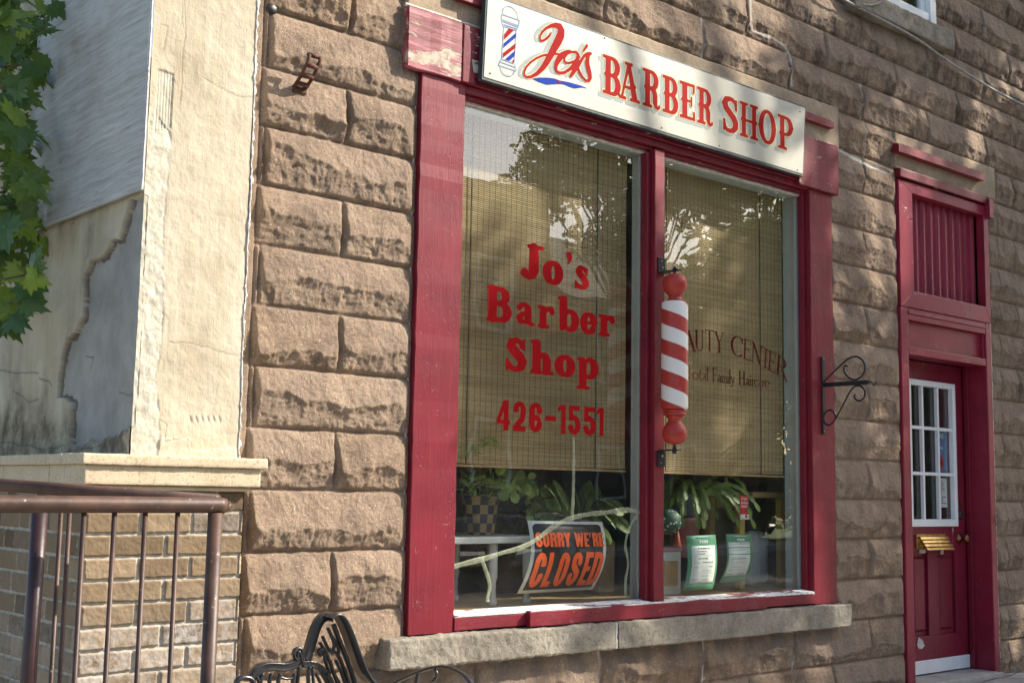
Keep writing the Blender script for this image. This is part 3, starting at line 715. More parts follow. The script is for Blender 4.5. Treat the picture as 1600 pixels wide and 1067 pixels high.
ys = np.arange(-.1525, 3.2, .0045); U, Z = np.meshgrid(ys+.1525, zs, indexing='ij')
h, mo, rn, ef = brick_field(U, Z, 'side'); P2 = np.stack([1.797-h, U-.1525, Z], -1); P2[0,:,0] = 1.789
g2 = (P2, None, dict(mort=mo, rnd=rn, eff=ef*.35), False)
yr = np.arange(-.1525, .06, .0045); U, Z = np.meshgrid(yr+.1525, zs, indexing='ij')
h, mo, rn, ef = brick_field(U, Z, 'side'); P3 = np.stack([2.411+h, U-.1525, Z], -1)
g3 = (P3, None, dict(mort=mo, rnd=rn, eff=ef), True)
# flip convention: merge_grids quads follow (i,j) -> normal checked by winding only, material is two sided
merge_grids('brick_base', [g1, g2, g3], M['brick'], pier)

# stone cap: top slab, fascia, small rounded bed mould; returned along the alley
def cap_part(name, o, z0, z1, seed, r=.004, step=.012):
    a = rough_box(name, 1.955-o-.155, 2.415+o*.9-.0, -.10-o-.0, .0, z0, z1, M['cap'], pier, step=step, r=r, amp=.0018, freq=14, seed=seed)
    return a
rough_box('stone_cap', 1.748, 2.482, -.212, -.012, 1.274, 1.313, M['cap'], pier, step=.010, r=.004, amp=.002, freq=18, seed=41)
rough_box('stone_cap', 1.764, 2.462, -.196, -.012, 1.204, 1.2735, M['cap'], pier, step=.010, r=.003, amp=.0012, freq=10, seed=42)
rough_box('stone_cap', 1.779, 2.436, -.176, -.012, 1.186, 1.2035, M['cap'], pier, step=.010, r=.008, amp=.001, freq=10, seed=43)
for i, (a, b) in enumerate(((-.008, .135), (.143, .62), (.628, 1.9), (1.905, 3.2))):
    rough_box('stone_cap', 1.748, 1.98, a, b, 1.274, 1.313, M['cap'], pier, step=.014, r=.004, amp=.002, freq=18, seed=44+i, skip=())
    rough_box('stone_cap', 1.766, 1.98, a+.001, b+.002, 1.204, 1.2735, M['cap'], pier, step=.014, r=.003, amp=.001, freq=10, seed=54+i, skip=())
box('mortar_joint', 1.772, 1.97, .136, .142, 1.206, 1.308, M['caulk'], pier)
# stucco: front face (y=-.10) with peeled strip at the arris, side face (x=1.97) with the big grey patch
def q(px, py, y=-.10): p = at(px, py, y); return (p[0], p[2])
def qs(px, py): p = atx(px, py, 1.97); return (p[1], p[2])
xs = np.arange(1.972, 2.412, .0035); zs = np.arange(1.28, 4.2, .0045)
X, Z = np.meshgrid(xs, zs, indexing='ij')
Xw = X+.004*fbm(X, Z, 25, 3, 3); Zw = Z+.006*fbm(X, Z, 18, 3, 4)
pale = inpoly(Xw, Zw, [(1.9, 2.72)]+[q(*p) for p in ((266,208),(268,232),(262,300),(257,345),(255,411),(257,447),(254,511),(250,556),(243,584),(248,628),(250,682),(248,712))]+[(1.9, 1.28)])
lath = inpoly(X+.0015*fbm(X, Z, 40, 2, 8), Z, [q(*p) for p in ((248,108),(272,116),(270,150),(267,201),(240,208))])
foot = inpoly(Xw, Zw, [q(*p) for p in ((250,684),(296,683),(298,704),(366,700),(372,735),(245,735))])
crk = np.zeros(X.shape)
for pts in ([(288,0),(290,50),(285,90),(283,140),(281,165)], [(316,122),(345,138),(372,150),(398,152)], [(262,533),(290,536),(330,545),(372,556)], [(285,0),(283,30),(290,60)], [(250,38),(262,42),(256,80)], [(250,655),(262,662),(258,690),(290,683),(297,690),(300,700)]):
    crk = np.maximum(crk, 1-sm(.0004, .0034, dseg(X+.006*fbm(X, Z, 16, 3, 12), Z+.006*fbm(X, Z, 16, 3, 13), [q(*p) for p in pts])))
hh = .0035*fbm(X, Z, 4, 4, 5)+.0016*fbm(X, Z, 35, 3, 15)
edge = np.clip(dseg(Xw, Zw, [q(*p) for p in ((272,116),(270,150),(267,201))]), 0, 1)
hh = np.where(pale, hh-.0015+.004*fbm(X, Z, 28, 4, 25), hh); hh = np.where(lath, hh-.004+.001*np.sin(X*520), hh); hh = np.where(foot, hh+.004, hh)
hh -= crk*.0012
pick = np.zeros(X.shape)
for i in range(6):
    c = q(298+i*9, 655); pick = np.maximum(pick, 1-sm(.004, .011, np.hypot((X-c[0])*1.6+(Z-c[1])*.5, (Z-c[1])*.55)))
hh -= pick*.003
crk = np.maximum(crk*.75, (lath & (np.sin(X*520) < -.7))*.6)
pl = np.maximum(pale*.8, np.maximum(lath*.7, foot*.35))
G1 = (np.stack([X, -.100-hh, Z], -1), None, dict(patch=0*X, pale=pl*1.0, crack=crk*.8, soot=0*X), True)
# right return of the pier, mostly hidden
yr = np.linspace(-.100, .06, 30); U, Z = np.meshgrid(yr, zs, indexing='ij')
G3 = (np.stack([2.412+.003*fbm(U, Z, 20, 3, 66), U, Z], -1), None, dict(patch=0*U, pale=0*U+.1, crack=0*U, soot=0*U), True)
ys = np.arange(-.10, 3.2, .006); zs2 = np.arange(1.28, 4.2, .005)
Y, Z = np.meshgrid(ys, zs2, indexing='ij')
Yw = Y+.030*fbm(Y, Z, 11, 5, 33, .6); Zw = Z+.030*fbm(Y, Z, 11, 5, 34, .6)
pp = [(-.3, 2.30)]+[qs(*p) for p in ((206,310),(198,342),(190,372),(176,378),(160,398),(144,408),(131,432),(130,470),(127,500),(122,512),(106,528),(97,552),(92,595),(89,622),(112,628),(111,660),(109,700))]+[(.25, 1.37), (-.1, 1.42), (-.3, 1.42)]
pat = inpoly(Yw, Zw, pp)
lip = dseg(Yw, Zw, pp[1:-3])
hp = .005*fbm(Y, Z, 2.5, 4, 35)+.0022*fbm(Y, Z, 30, 3, 36)
hs = np.where(pat, hp*.8-.020, hp+.006*sm(.05, .0, lip)*(1))
rim = pat & (lip < .03)
hs = np.where(rim, hs+.004*fbm(Y, Z, 40, 3, 37), hs)
c2 = np.zeros(Y.shape)
for pts in ([(0,578),(30,584),(60,582)], [(20,610),(45,628),(60,622)], [(178,610),(196,616),(212,611)], [(60,590),(78,598),(80,604)], [(126,556),(138,558),(132,580)], [(0,690),(40,695),(70,704),(100,696)], [(110,704),(150,698),(190,682),(203,672)]):
    c2 = np.maximum(c2, 1-sm(.001, .0055, dseg(Y+.008*fbm(Y, Z, 16, 3, 12), Z+.008*fbm(Y, Z, 16, 3, 13), [qs(*p) for p in pts])))
cor = sm(-.02, -.09, Y)*(Z < 2.3)
c2 = np.maximum(c2*.8, (rim & (lip < .008+.016*fbm(Y, Z, 24, 4, 39)))*1.0)
c2 = np.maximum(c2, sm(.02, .0, np.abs(Y+.085+.01*fbm(Z, Z*0, 6, 3, 77)))*(Z < 2.35)*(Z > 1.62)*.55*(fbm(Y, Z, 30, 2, 55) > -.1))
low = inpoly(Yw, Zw, [qs(*p) for p in ((75,704),(110,700),(150,694),(200,672),(206,640),(214,560),(245,560),(245,720),(75,720))])
hs = np.where(low, hs+.006, hs)
soot = sm(1.62, 1.36, Z+.08*fbm(Y, Z, 8, 3, 40))*(~pat)*.9+.55*sm(.45, 1.0, fbm(Y*2.5, Z*.7, 3, 4, 41)+.6)*(~pat)
G2 = (np.stack([1.970-hs, Y, Z], -1), None, dict(patch=pat*1.0, pale=low*.8, crack=c2, soot=np.clip(soot, 0, 1)), False)
merge_grids('stucco_wall', [G1, G2, G3], M['stucco'], pier)
caulk('caulk_bead', pier, [(2.416, 1.32), (2.412, 1.8), (2.417, 2.4), (2.412, 3.0), (2.415, 3.9)], .009, 13, -.102, M['caulk'], th=.02)
caulk('caulk_bead', pier, [(2.438, 1.32), (2.432, 1.8), (2.44, 2.4), (2.434, 3.9)], .03, 14, -.05, th=.05)
box('flat_roof', 1.80, 2.6, -.15, 3.2, 4.21, 4.25, M['cap'], pier)
# plywood sheet and its white batten
bx = MB().box(1.942, 1.956, -.128, 1.060, 2.302, 4.20).build('plywood_sheet', M['ply'], pier, bevel=.002)
caulk('board_edge_bead', pier, [(1.948, 2.31), (1.950, 2.9), (1.947, 3.5), (1.949, 4.18)], .005, 15, -.130, M['white_paint'])
# ================================================================== LETTERING ENGINE (strokes -> distance field -> outlines)
def arc(cx, cy, rx, ry, a0, a1, w0, w1=None, n=12):
    w1 = w0 if w1 is None else w1
    return [(cx+rx*cos(radians(a)), cy+ry*sin(radians(a)), w0+(w1-w0)*abs(cos(radians(a)))**1.3) for a in np.linspace(a0, a1, n)]
def S(pts, cap='flat'): return ('s', pts, cap)
def B(x0, y0, x1, y1): return ('p', [(x0,y0),(x1,y0),(x1,y1),(x0,y1)])
def Pg(*p): return ('p', list(p))
def Dm(x, y, s, t=None): t = t or s*1.3; return Pg((x-s,y),(x,y-t),(x+s,y),(x,y+t))
def sdf(el, X, Y):
    D = np.full(X.shape, 9.)
    def cv(poly):
        area = sum(poly[i][0]*poly[(i+1) % len(poly)][1]-poly[(i+1) % len(poly)][0]*poly[i][1] for i in range(len(poly)))
        if area < 0: poly = poly[::-1]
        d = np.full(X.shape, -9.)
        for i in range(len(poly)):
            x1, y1 = poly[i]; x2, y2 = poly[(i+1) % len(poly)]; L = math.hypot(x2-x1, y2-y1)
            if L < 1e-9: continue
            d = np.maximum(d, ((X-x1)*(y2-y1)-(Y-y1)*(x2-x1))/L)
        return d
    for e in el:
        if e[0] == 'p': D = np.minimum(D, cv(e[1]))
        else:
            p = e[1]
            for (x1,y1,w1),(x2,y2,w2) in zip(p[:-1], p[1:]):
                L = math.hypot(x2-x1, y2-y1)
                if L < 1e-6: continue
                nx, ny = -(y2-y1)/L, (x2-x1)/L
                D = np.minimum(D, cv([(x1+nx*w1,y1+ny*w1),(x2+nx*w2,y2+ny*w2),(x2-nx*w2,y2-ny*w2),(x1-nx*w1,y1-ny*w1)]))
            mids = p if e[2] == 'round' else p[1:-1]
            for (x, y, w) in mids: D = np.minimum(D, np.hypot(X-x, Y-y)-w)
    return D
def contour(el, res=.02, off=0.0, pad=.12, wmax=1.2, ymin=-.35, ymax=1.1):
    xs = np.arange(-pad, wmax+pad, res); ys = np.arange(ymin-.02, ymax+pad, res)
    X, Y = np.meshgrid(xs, ys, indexing='ij'); D = sdf(el, X, Y)-off
    V = []; Fc = []
    def addp(poly):
        n = len(V); V.extend(poly); Fc.append(tuple(range(n, n+len(poly))))
    ins = D < 0
    for j in range(len(ys)-1):
        i = 0
        a = ins[:-1, j]; b = ins[1:, j]; c = ins[1:, j+1]; d = ins[:-1, j+1]
        full = a & b & c & d; any_ = (a | b | c | d) & ~full
        fi = np.flatnonzero(full)
        if len(fi):
            br = np.flatnonzero(np.diff(fi) > 1); st = np.r_[fi[0], fi[br+1]]; en = np.r_[fi[br], fi[-1]]
            for s0, e0 in zip(st, en): addp([(xs[s0], ys[j]), (xs[e0+1], ys[j]), (xs[e0+1], ys[j+1]), (xs[s0], ys[j+1])])
        for i in np.flatnonzero(any_):
            cs = [(xs[i], ys[j], D[i,j]), (xs[i+1], ys[j], D[i+1,j]), (xs[i+1], ys[j+1], D[i+1,j+1]), (xs[i], ys[j+1], D[i,j+1])]
            poly = []
            for k in range(4):
                p, q_ = cs[k], cs[(k+1) % 4]
                if p[2] < 0: poly.append((p[0], p[1]))
                if (p[2] < 0) != (q_[2] < 0):
                    t = p[2]/(p[2]-q_[2]); poly.append((p[0]+(q_[0]-p[0])*t, p[1]+(q_[1]-p[1])*t))
            if len(poly) > 2: addp(poly)
    return V, Fc
_cache = {}
def glyph(font, ch, res, off):
    k = (font, ch, res, off)
    if k not in _cache:
        el, w = FONT[font][ch]; _cache[k] = (contour(el, res, off, wmax=w), w)
    return _cache[k]
def text_mb(items, mapf, res=.025, off=0.0, mb=None):
    "items: (font, char, x0, x1, z0, z1); mapf(x, z) -> 3D"
    mb = mb or MB()
    for font, ch, x0, x1, z0, z1 in items:
        (V, Fc), w = glyph(font, ch, res, off)
        mb.add([mapf(x0+(u/w)*(x1-x0), z0+v*(z1-z0)) for u, v in V], Fc)
    return mb
FONT = {}
# --- A: tuscan slab capitals (hung sign)
T = .085
def slab(x0, x1, y, s=1): return Pg((x0, y), (x1, y), (x1-.012, y+s*.085), (x0+.012, y+s*.085))
fa = {}
fa['B'] = ([B(.10,.03,.29,.97), slab(0,.36,0), slab(0,.36,1,-1), S([(.25,.955,.045)]+arc(.33,.735,.20,.215,90,-90,.045,.095)+[(.25,.515,.045)]), S([(.25,.515,.045)]+arc(.34,.275,.215,.235,90,-90,.045,.10)+[(.25,.04,.045)]), Dm(.10,.515,.055)], .66)
fa['A'] = ([S([(.07,.05,.035),(.29,.93,.045)]), S([(.30,.95,.06),(.52,.05,.095)]), slab(-.04,.22,0), slab(.34,.70,0), slab(.16,.44,1,-1), B(.14,.30,.50,.375), Dm(.30,.335,.05), Dm(.52,.40,.05)], .68)
fa['R'] = ([B(.10,.03,.29,.97), slab(0,.38,0), slab(0,.36,1,-1), S([(.25,.955,.045)]+arc(.33,.735,.20,.215,90,-90,.045,.095)+[(.25,.515,.045)]), S([(.30,.53,.05),(.44,.47,.085),(.49,.36,.09),(.49,.16,.085),(.52,.07,.06),(.58,.03,.045),(.65,.06,.04),(.67,.13,.035)]), Dm(.10,.515,.055)], .70)
fa['E'] = ([B(.10,.03,.29,.97), slab(0,.60,0), slab(0,.58,1,-1), Pg((.50,.0),(.60,.0),(.585,.25),(.52,.25)), Pg((.50,1.),(.58,1.),(.57,.74),(.51,.74)), B(.25,.475,.47,.545), Pg((.42,.38),(.48,.36),(.48,.66),(.42,.64)), Dm(.10,.51,.055)], .62)
fa['S'] = ([S([(.515,.74,.045),(.50,.86,.05),(.40,.945,.06),(.28,.955,.065),(.16,.91,.085),(.11,.80,.10),(.15,.68,.10),(.28,.57,.10),(.42,.45,.10),(.50,.32,.10),(.50,.19,.095),(.42,.09,.075),(.30,.045,.06),(.18,.06,.055),(.11,.14,.05),(.09,.26,.045)]), Pg((.47,.66),(.56,.64),(.56,.97),(.49,.97)), Pg((.04,.02),(.11,.02),(.13,.36),(.05,.36)), Dm(.04,.79,.05), Dm(.56,.28,.05)], .62)
fa['H'] = ([B(.07,.03,.23,.97), B(.47,.03,.63,.97), slab(-.01,.31,0), slab(-.01,.31,1,-1), slab(.39,.71,0), slab(.39,.71,1,-1), B(.2,.455,.5,.535), Dm(.07,.5,.055), Dm(.63,.5,.055)], .70)
fa['O'] = ([S(arc(.34,.5,.245,.455,0,360,.05,.09,30)), Dm(.035,.5,.055), Dm(.645,.5,.055)], .68)
fa['P'] = ([B(.10,.03,.28,.97), slab(0,.38,0), slab(0,.34,1,-1), S([(.25,.955,.045)]+arc(.33,.705,.22,.245,90,-90,.045,.095)+[(.25,.455,.045)]), Dm(.10,.47,.055), Dm(.63,.70,.045)], .66)
FONT['A'] = fa
# --- B: fat rounded serif (window)
R_ = 'round'; fb = {}
fb['J'] = ([S([(.36,.92,.12),(.36,.30,.13)],R_), S([(.36,.30,.13),(.33,.16,.10),(.24,.09,.07),(.14,.12,.06)],R_), S([(.12,.18,.095),(.13,.24,.09)],R_), S([(.24,.94,.06),(.56,.94,.06)],R_)], .60)
fb['o'] = ([S(arc(.27,.325,.175,.27,0,360,.07,.125,26),R_)], .58)
fb["'"] = ([S([(.12,.90,.10),(.16,.86,.095),(.16,.76,.06),(.10,.66,.025)],R_)], .28)
fb['s'] = ([S([(.36,.52,.06),(.30,.60,.06),(.20,.60,.08),(.14,.49,.095),(.24,.37,.105),(.34,.27,.105),(.38,.17,.095),(.30,.07,.075),(.18,.06,.07),(.09,.12,.065)],R_), S([(.40,.60,.03),(.39,.44,.035)],R_), S([(.06,.02,.03),(.06,.2,.035)],R_)], .48)
fb['B'] = ([S([(.20,.9,.13),(.20,.1,.13)],R_), S([(.08,.94,.06),(.36,.94,.065)],R_), S([(.08,.06,.06),(.36,.06,.065)],R_), S([(.3,.93,.065)]+arc(.42,.73,.17,.19,80,-80,.07,.12)+[(.3,.53,.06)],R_), S([(.3,.53,.06)]+arc(.44,.29,.20,.22,85,-85,.07,.135)+[(.3,.07,.07)],R_)], .80)
fb['a'] = ([S([(.13,.50,.085),(.20,.59,.065),(.31,.60,.07),(.40,.50,.11),(.40,.16,.115)],R_), S([(.40,.12,.09),(.50,.06,.06),(.58,.07,.05)],R_), S([(.36,.38,.05),(.22,.32,.07),(.14,.22,.10),(.17,.12,.09),(.28,.10,.06),(.38,.18,.05)],R_)], .62)
fb['r'] = ([S([(.18,.54,.11),(.18,.10,.12)],R_), S([(.06,.60,.055),(.2,.60,.06)],R_), S([(.06,.055,.055),(.33,.055,.055)],R_), S([(.24,.46,.05),(.33,.58,.07),(.44,.58,.085),(.46,.50,.095)],R_)], .58)
fb['b'] = ([S([(.18,.92,.12),(.18,.14,.12)],R_), S([(.05,.95,.05),(.2,.95,.055)],R_), S([(.24,.50,.05)]+arc(.38,.325,.16,.27,100,-100,.07,.125)+[(.22,.12,.05)],R_), S([(.12,.04,.04),(.2,.1,.08)],R_)], .68)
fb['e'] = ([S(arc(.28,.325,.18,.265,10,320,.07,.125,24),R_), S([(.16,.34,.045),(.46,.34,.045)],R_), S([(.46,.36,.07),(.44,.42,.08)],R_)], .57)
fb['S'] = ([S([(.50,.74,.07),(.44,.88,.07),(.32,.93,.08),(.19,.87,.11),(.17,.72,.13),(.28,.58,.14),(.42,.46,.14),(.50,.31,.13),(.46,.14,.11),(.33,.07,.08),(.18,.10,.08),(.10,.24,.07)],R_), S([(.54,.95,.035),(.53,.68,.045)],R_), S([(.06,.04,.035),(.06,.32,.045)],R_)], .66)
fb['h'] = ([S([(.18,.92,.12),(.18,.10,.12)],R_), S([(.05,.95,.05),(.2,.95,.055)],R_), S([(.06,.055,.055),(.30,.055,.055)],R_), S([(.24,.46,.05),(.33,.57,.08),(.44,.55,.105),(.48,.42,.12),(.48,.10,.12)],R_), S([(.40,.055,.055),(.64,.055,.055)],R_)], .70)
fb['p'] = ([S([(.18,.52,.12),(.18,-.20,.12)],R_), S([(.05,.60,.05),(.2,.60,.055)],R_), S([(.06,-.28,.055),(.34,-.28,.055)],R_), S([(.24,.50,.05)]+arc(.38,.325,.16,.27,100,-100,.07,.125)+[(.22,.12,.05)],R_)], .68)
FONT['B'] = fb
# --- C: condensed heavy sans
h = .105; fc = {}
def ringC(x0=.0, x1=.5, y0=0., y1=1.): 
    r = (x1-x0)/2-h; cx = (x0+x1)/2; ry = .22
    return [*arc(cx, y1-h*.8-ry, r, ry, 0, 180, h*.8, h), *arc(cx, y0+h*.8+ry, r, ry, 180, 360, h*.8, h), (x1-h, y1-h*.8-ry, h)]
fc['O'] = ([S(ringC())], .5)
fc['C'] = ([S([(.5-h,.60,h)]+arc(.25,1-h*.8-.22,.25-h,.22,0,180,h*.8,h)+arc(.25,h*.8+.22,.25-h,.22,180,360,h*.8,h)+[(.5-h,.38,h)])], .5)
fc['S'] = ([S([(.5-h,.67,h)]+arc(.25,.71,.25-h,.29-h*.8,0,180,h*.8,h,9)+[(h+.015,.62,h),(.5-h-.015,.38,h)]+arc(.25,.29,.25-h,.29-h*.8,0,-180,h*.8,h,9)+[(h,.33,h)])], .5)
fc['R'] = ([B(0,0,2*h,1), S([(.1,1-h*.8,h*.8),(.26,1-h*.8,h*.8)]+arc(.26,.735,.24-h,.265-h*.8,90,-90,h*.8,h,9)+[(.1,.47+h*.8,h*.8)]), S([(.30,.50,h*.9),(.5-h,.40,h),(.5-h,.0,h)])], .5)
fc['Y'] = ([S([(.5*h+.02,1,h),(.25,.46,h)]), S([(.48-.5*h,1,h),(.25,.46,h)]), B(.25-h,0,.25+h,.5)], .5)
fc['W'] = ([S([(.08,1,.085),(.19,0,.08)]), S([(.19,0,.08),(.33,.95,.07)]), S([(.33,.95,.07),(.48,0,.08)]), S([(.48,0,.08),(.60,1,.085)])], .68)
fc['E'] = ([B(0,0,2*h,1), B(0,0,.42,.165), B(0,.835,.42,1), B(0,.42,.38,.575)], .42)
fc['L'] = ([B(0,0,2*h,1), B(0,0,.40,.165)], .40)
fc['D'] = ([B(0,0,2*h,1), S([(.05,1-h*.8,h*.8)]+arc(.22,.76,.28-h,.24-h*.8,90,0,h*.8,h,7)+arc(.22,.24,.28-h,.24-h*.8,0,-90,h*.8,h,7)+[(.05,h*.8,h*.8)])], .5)
fc['P'] = ([B(0,0,2*h,1), S([(.1,1-h*.8,h*.8),(.26,1-h*.8,h*.8)]+arc(.26,.72,.24-h,.28-h*.8,90,-90,h*.8,h,9)+[(.1,.44+h*.8,h*.8)])], .5)
fc['A'] = ([S([(h*.8,0,h*.85),(.22,1,h*.8)]), S([(.5-h*.8,0,h*.85),(.28,1,h*.8)]), B(.12,.2,.38,.35)], .5)
fc["'"] = ([Pg((.03,1),(.2,1),(.13,.66),(.04,.66))], .22)
fc['4'] = ([B(.28,0,.28+2*h,1), B(0,.2,.55,.35), S([(.05,.28,.075),(.33,.96,.075)])], .55)
fc['2'] = ([S([(h,.66,h)]+arc(.25,.72,.25-h,.28-h*.8,180,0,h*.8,h,9)+[(.5-h,.62,h),(.36,.42,h),(.14,.18,h),(.11,.05,h)]), B(0,0,.5,.165)], .5)
fc['6'] = ([S([(.5-h,.74,h)]+arc(.25,1-h*.8-.20,.25-h,.20,0,180,h*.8,h,9)+arc(.25,h*.8+.20,.25-h,.20,180,360,h*.8,h,9)+arc(.25,.34,.25-h,.15,0,180,h,h*.7,8))], .5)
fc['1'] = ([B(.16,0,.16+2*h,1), Pg((0,.74),(.2,.84),(.2,1),(.14,1),(.0,.88))], .38)
fc['5'] = ([B(.03,.835,.47,1), B(.03,.47,.03+2*h*.85,1), S([(.08,.545,h*.7),(.25,.60,h*.8)]+arc(.25,.31,.25-h,.29-h*.2,80,0,h*.8,h,7)+arc(.25,.30,.25-h,.30-h*.8,0,-180,h*.8,h,12))], .5)
fc['-'] = ([B(0,.42,.36,.58)], .36)
FONT['C'] = fc
# --- D: fine high-contrast serif
a_, b_ = .048, .016; fd = {}
def sf(x, y, w=.085): return B(x-w, y-.012, x+w, y+.014)
fd['T'] = ([B(.30-a_,0,.30+a_,.99), B(.0,.955,.60,.99), B(.0,.84,.025,.99), B(.575,.84,.60,.99), sf(.3,.012)], .60)
fd['o'] = ([S(arc(.20,.26,.17,.245,0,360,b_,a_,24))], .40)
fd['t'] = ([B(.10-a_*.8,.05,.10+a_*.8,.72), B(.0,.50,.22,.53), S([(.10,.08,a_*.8),(.15,.02,.02),(.23,.05,b_)])], .24)
fd['a'] = ([S([(.05,.42,.03),(.12,.50,b_),(.22,.48,.03),(.25,.38,a_*.9),(.25,.06,a_*.9)]), S([(.24,.30,b_),(.10,.22,.03),(.06,.12,a_*.8),(.12,.03,b_),(.24,.12,b_)]), S([(.25,.04,.03),(.33,.03,b_)])], .33)
fd['l'] = ([B(.07-a_*.9,0,.07+a_*.9,1.0), sf(.07,.012,.07), S([(.0,.96,b_),(.07,.99,b_)])], .14)
fd['F'] = ([B(.10-a_,0,.10+a_,.99), sf(.10,.012), sf(.08,.98,.08), B(.1,.955,.50,.99), B(.475,.80,.50,.99), B(.1,.50,.36,.53), B(.34,.42,.36,.61)], .50)
fd['m'] = ([B(.08-a_*.9,0,.08+a_*.9,.5), S([(.08,.42,b_),(.17,.50,b_),(.25,.45,a_*.8),(.26,0,a_*.8)]), S([(.27,.42,b_),(.36,.50,b_),(.44,.45,a_*.8),(.45,0,a_*.8)]), sf(.08,.012,.07), sf(.26,.012,.07), sf(.45,.012,.07)], .53)
fd['i'] = ([B(.07-a_*.9,0,.07+a_*.9,.5), sf(.07,.012,.07), S([(.06,.70,.04),(.08,.70,.04)],R_), S([(.0,.46,b_),(.07,.5,b_)])], .14)
fd['y'] = ([S([(.05,.5,a_*.8),(.20,.04,.03)]), S([(.33,.5,b_),(.17,-.10,b_),(.08,-.22,.025),(.01,-.20,.03)]), sf(.06,.49,.07), sf(.32,.49,.06)], .36)
fd['H'] = ([B(.10-a_,0,.10+a_,.99), B(.50-a_,0,.50+a_,.99), sf(.1,.012), sf(.5,.012), sf(.1,.98), sf(.5,.98), B(.1,.49,.5,.52)], .60)
fd['r'] = ([B(.08-a_*.9,0,.08+a_*.9,.5), sf(.08,.012,.07), S([(.08,.36,b_),(.16,.48,b_),(.23,.47,.035)])], .25)
fd['c'] = ([S(arc(.19,.26,.16,.24,50,315,b_,a_,18)), S([(.28,.42,.03),(.30,.44,.03)],R_)], .33)
fd['e'] = ([S(arc(.19,.26,.16,.24,0,315,b_,a_,20)), B(.05,.26,.35,.285)], .36)
fd['A'] = ([S([(.06,0,b_),(.30,.99,b_)]), S([(.30,.99,a_),(.55,0,a_)]), sf(.06,.012,.08), sf(.55,.012,.08), B(.15,.33,.45,.36)], .62)
fd['U'] = ([S([(.12,.98,a_),(.12,.28,a_)]+arc(.30,.24,.18,.22,180,360,b_,.03,10)+[(.48,.28,b_),(.48,.98,b_)]), sf(.12,.98,.1), sf(.48,.98,.08)], .58)
fd['Y'] = ([S([(.08,.98,a_),(.30,.46,a_)]), S([(.52,.98,b_),(.30,.46,b_)]), B(.30-a_,0,.30+a_,.48), sf(.3,.012), sf(.08,.98,.09), sf(.52,.98,.08)], .60)
fd['C'] = ([S(arc(.34,.5,.30,.48,48,312,b_,a_*1.1,28)), S([(.55,.82,b_),(.57,.98,b_)]), S([(.53,.86,.02),(.56,.70,b_)])], .60)
fd['E'] = ([B(.10-a_,0,.10+a_,.99), B(0,.955,.50,.99), B(0,0,.52,.035), B(.1,.50,.38,.53), B(.475,.80,.50,.99), B(.495,0,.52,.2), B(.36,.42,.38,.61)], .52)
fd['N'] = ([B(.09,0,.09+.03,.99), B(.50,0,.53,.99), S([(.09,.98,a_),(.51,.02,a_)]), sf(.1,.012,.09), sf(.515,.98,.09), sf(.06,.98,.07)], .60)
fd['R'] = ([B(.10-a_,0,.10+a_,.99), sf(.1,.012), B(0,.955,.3,.99), S([(.3,.972,b_)]+arc(.30,.74,.17,.232,90,-90,b_,a_,12)+[(.1,.508,b_)]), S([(.28,.51,b_),(.45,.18,a_),(.56,.0,a_*.9),(.64,-.04,b_)])], .62)
fd['B'] = ([B(.10-a_,0,.10+a_,.99), B(0,.955,.3,.99), B(0,0,.3,.035), S([(.3,.972,b_)]+arc(.28,.75,.15,.22,90,-90,b_,a_,12)+[(.1,.52,b_)]), S(arc(.30,.27,.18,.25,90,-90,b_,a_,12)+[(.1,.02,b_)])], .50)
FONT['D'] = fd

# ================================================================== HUNG SIGN
sgn = thing('shop_sign', 'long white painted sign with red lettering and pole emblem above the shop window', 'sign', (4.9, -.1, 3.34))
BL, BR, TR, TL = [(3.618,3.142),(6.118,3.131),(6.150,3.547),(3.634,3.549)]
MB().prism([(x, -.100, z) for x, z in (BL, BR, TR, TL)], (0, .016, 0)).build('board', M['sign'], sgn, bevel=.0015)
e = .010
MB().prism([(x+dx, -.097, z+dz) for (x, z), dx, dz in ((BL,-e,-e*1.4),(BR,e,-e*1.4),(TR,e,e*1.1),(TL,-e,e*1.1))], (0, .030, 0)).build('dark_backing', M['s_edge'], sgn, bevel=.002)
sp = lambda y: (lambda x, z: (x, y, z))
bx_ = [('B',941.5,970,88,152),('A',968.5,999,98,163),('R',1003.7,1031.8,107,172),('B',1035,1059.7,118,180),('E',1061.8,1087,129,190),('R',1089,1113.7,139,200),('S',1127.7,1154,153,211),('H',1155.8,1184,162,222),('O',1185,1212.4,171,230),('P',1215,1239.5,182,237)]
items = []
for ch, a, b, t, bt in bx_:
    m_ = (t+bt)/2; x0 = at(a, m_, -.101)[0]; x1 = at(b, m_, -.101)[0]; items.append(('A', ch, x0, x1, 3.246, 3.452))
text_mb(items, sp(-.1028), .02).build('lettering', M['s_red'], sgn)
text_mb(items, sp(-.1018), .03, .028).build('lettering_outline', M['s_cream'], sgn)
text_mb([(f, c, a-.028, b-.028, z0-.020, z1-.020) for f, c, a, b, z0, z1 in items], sp(-.1008), .03, .02).build('lettering_shadow', M['s_grey'], sgn)
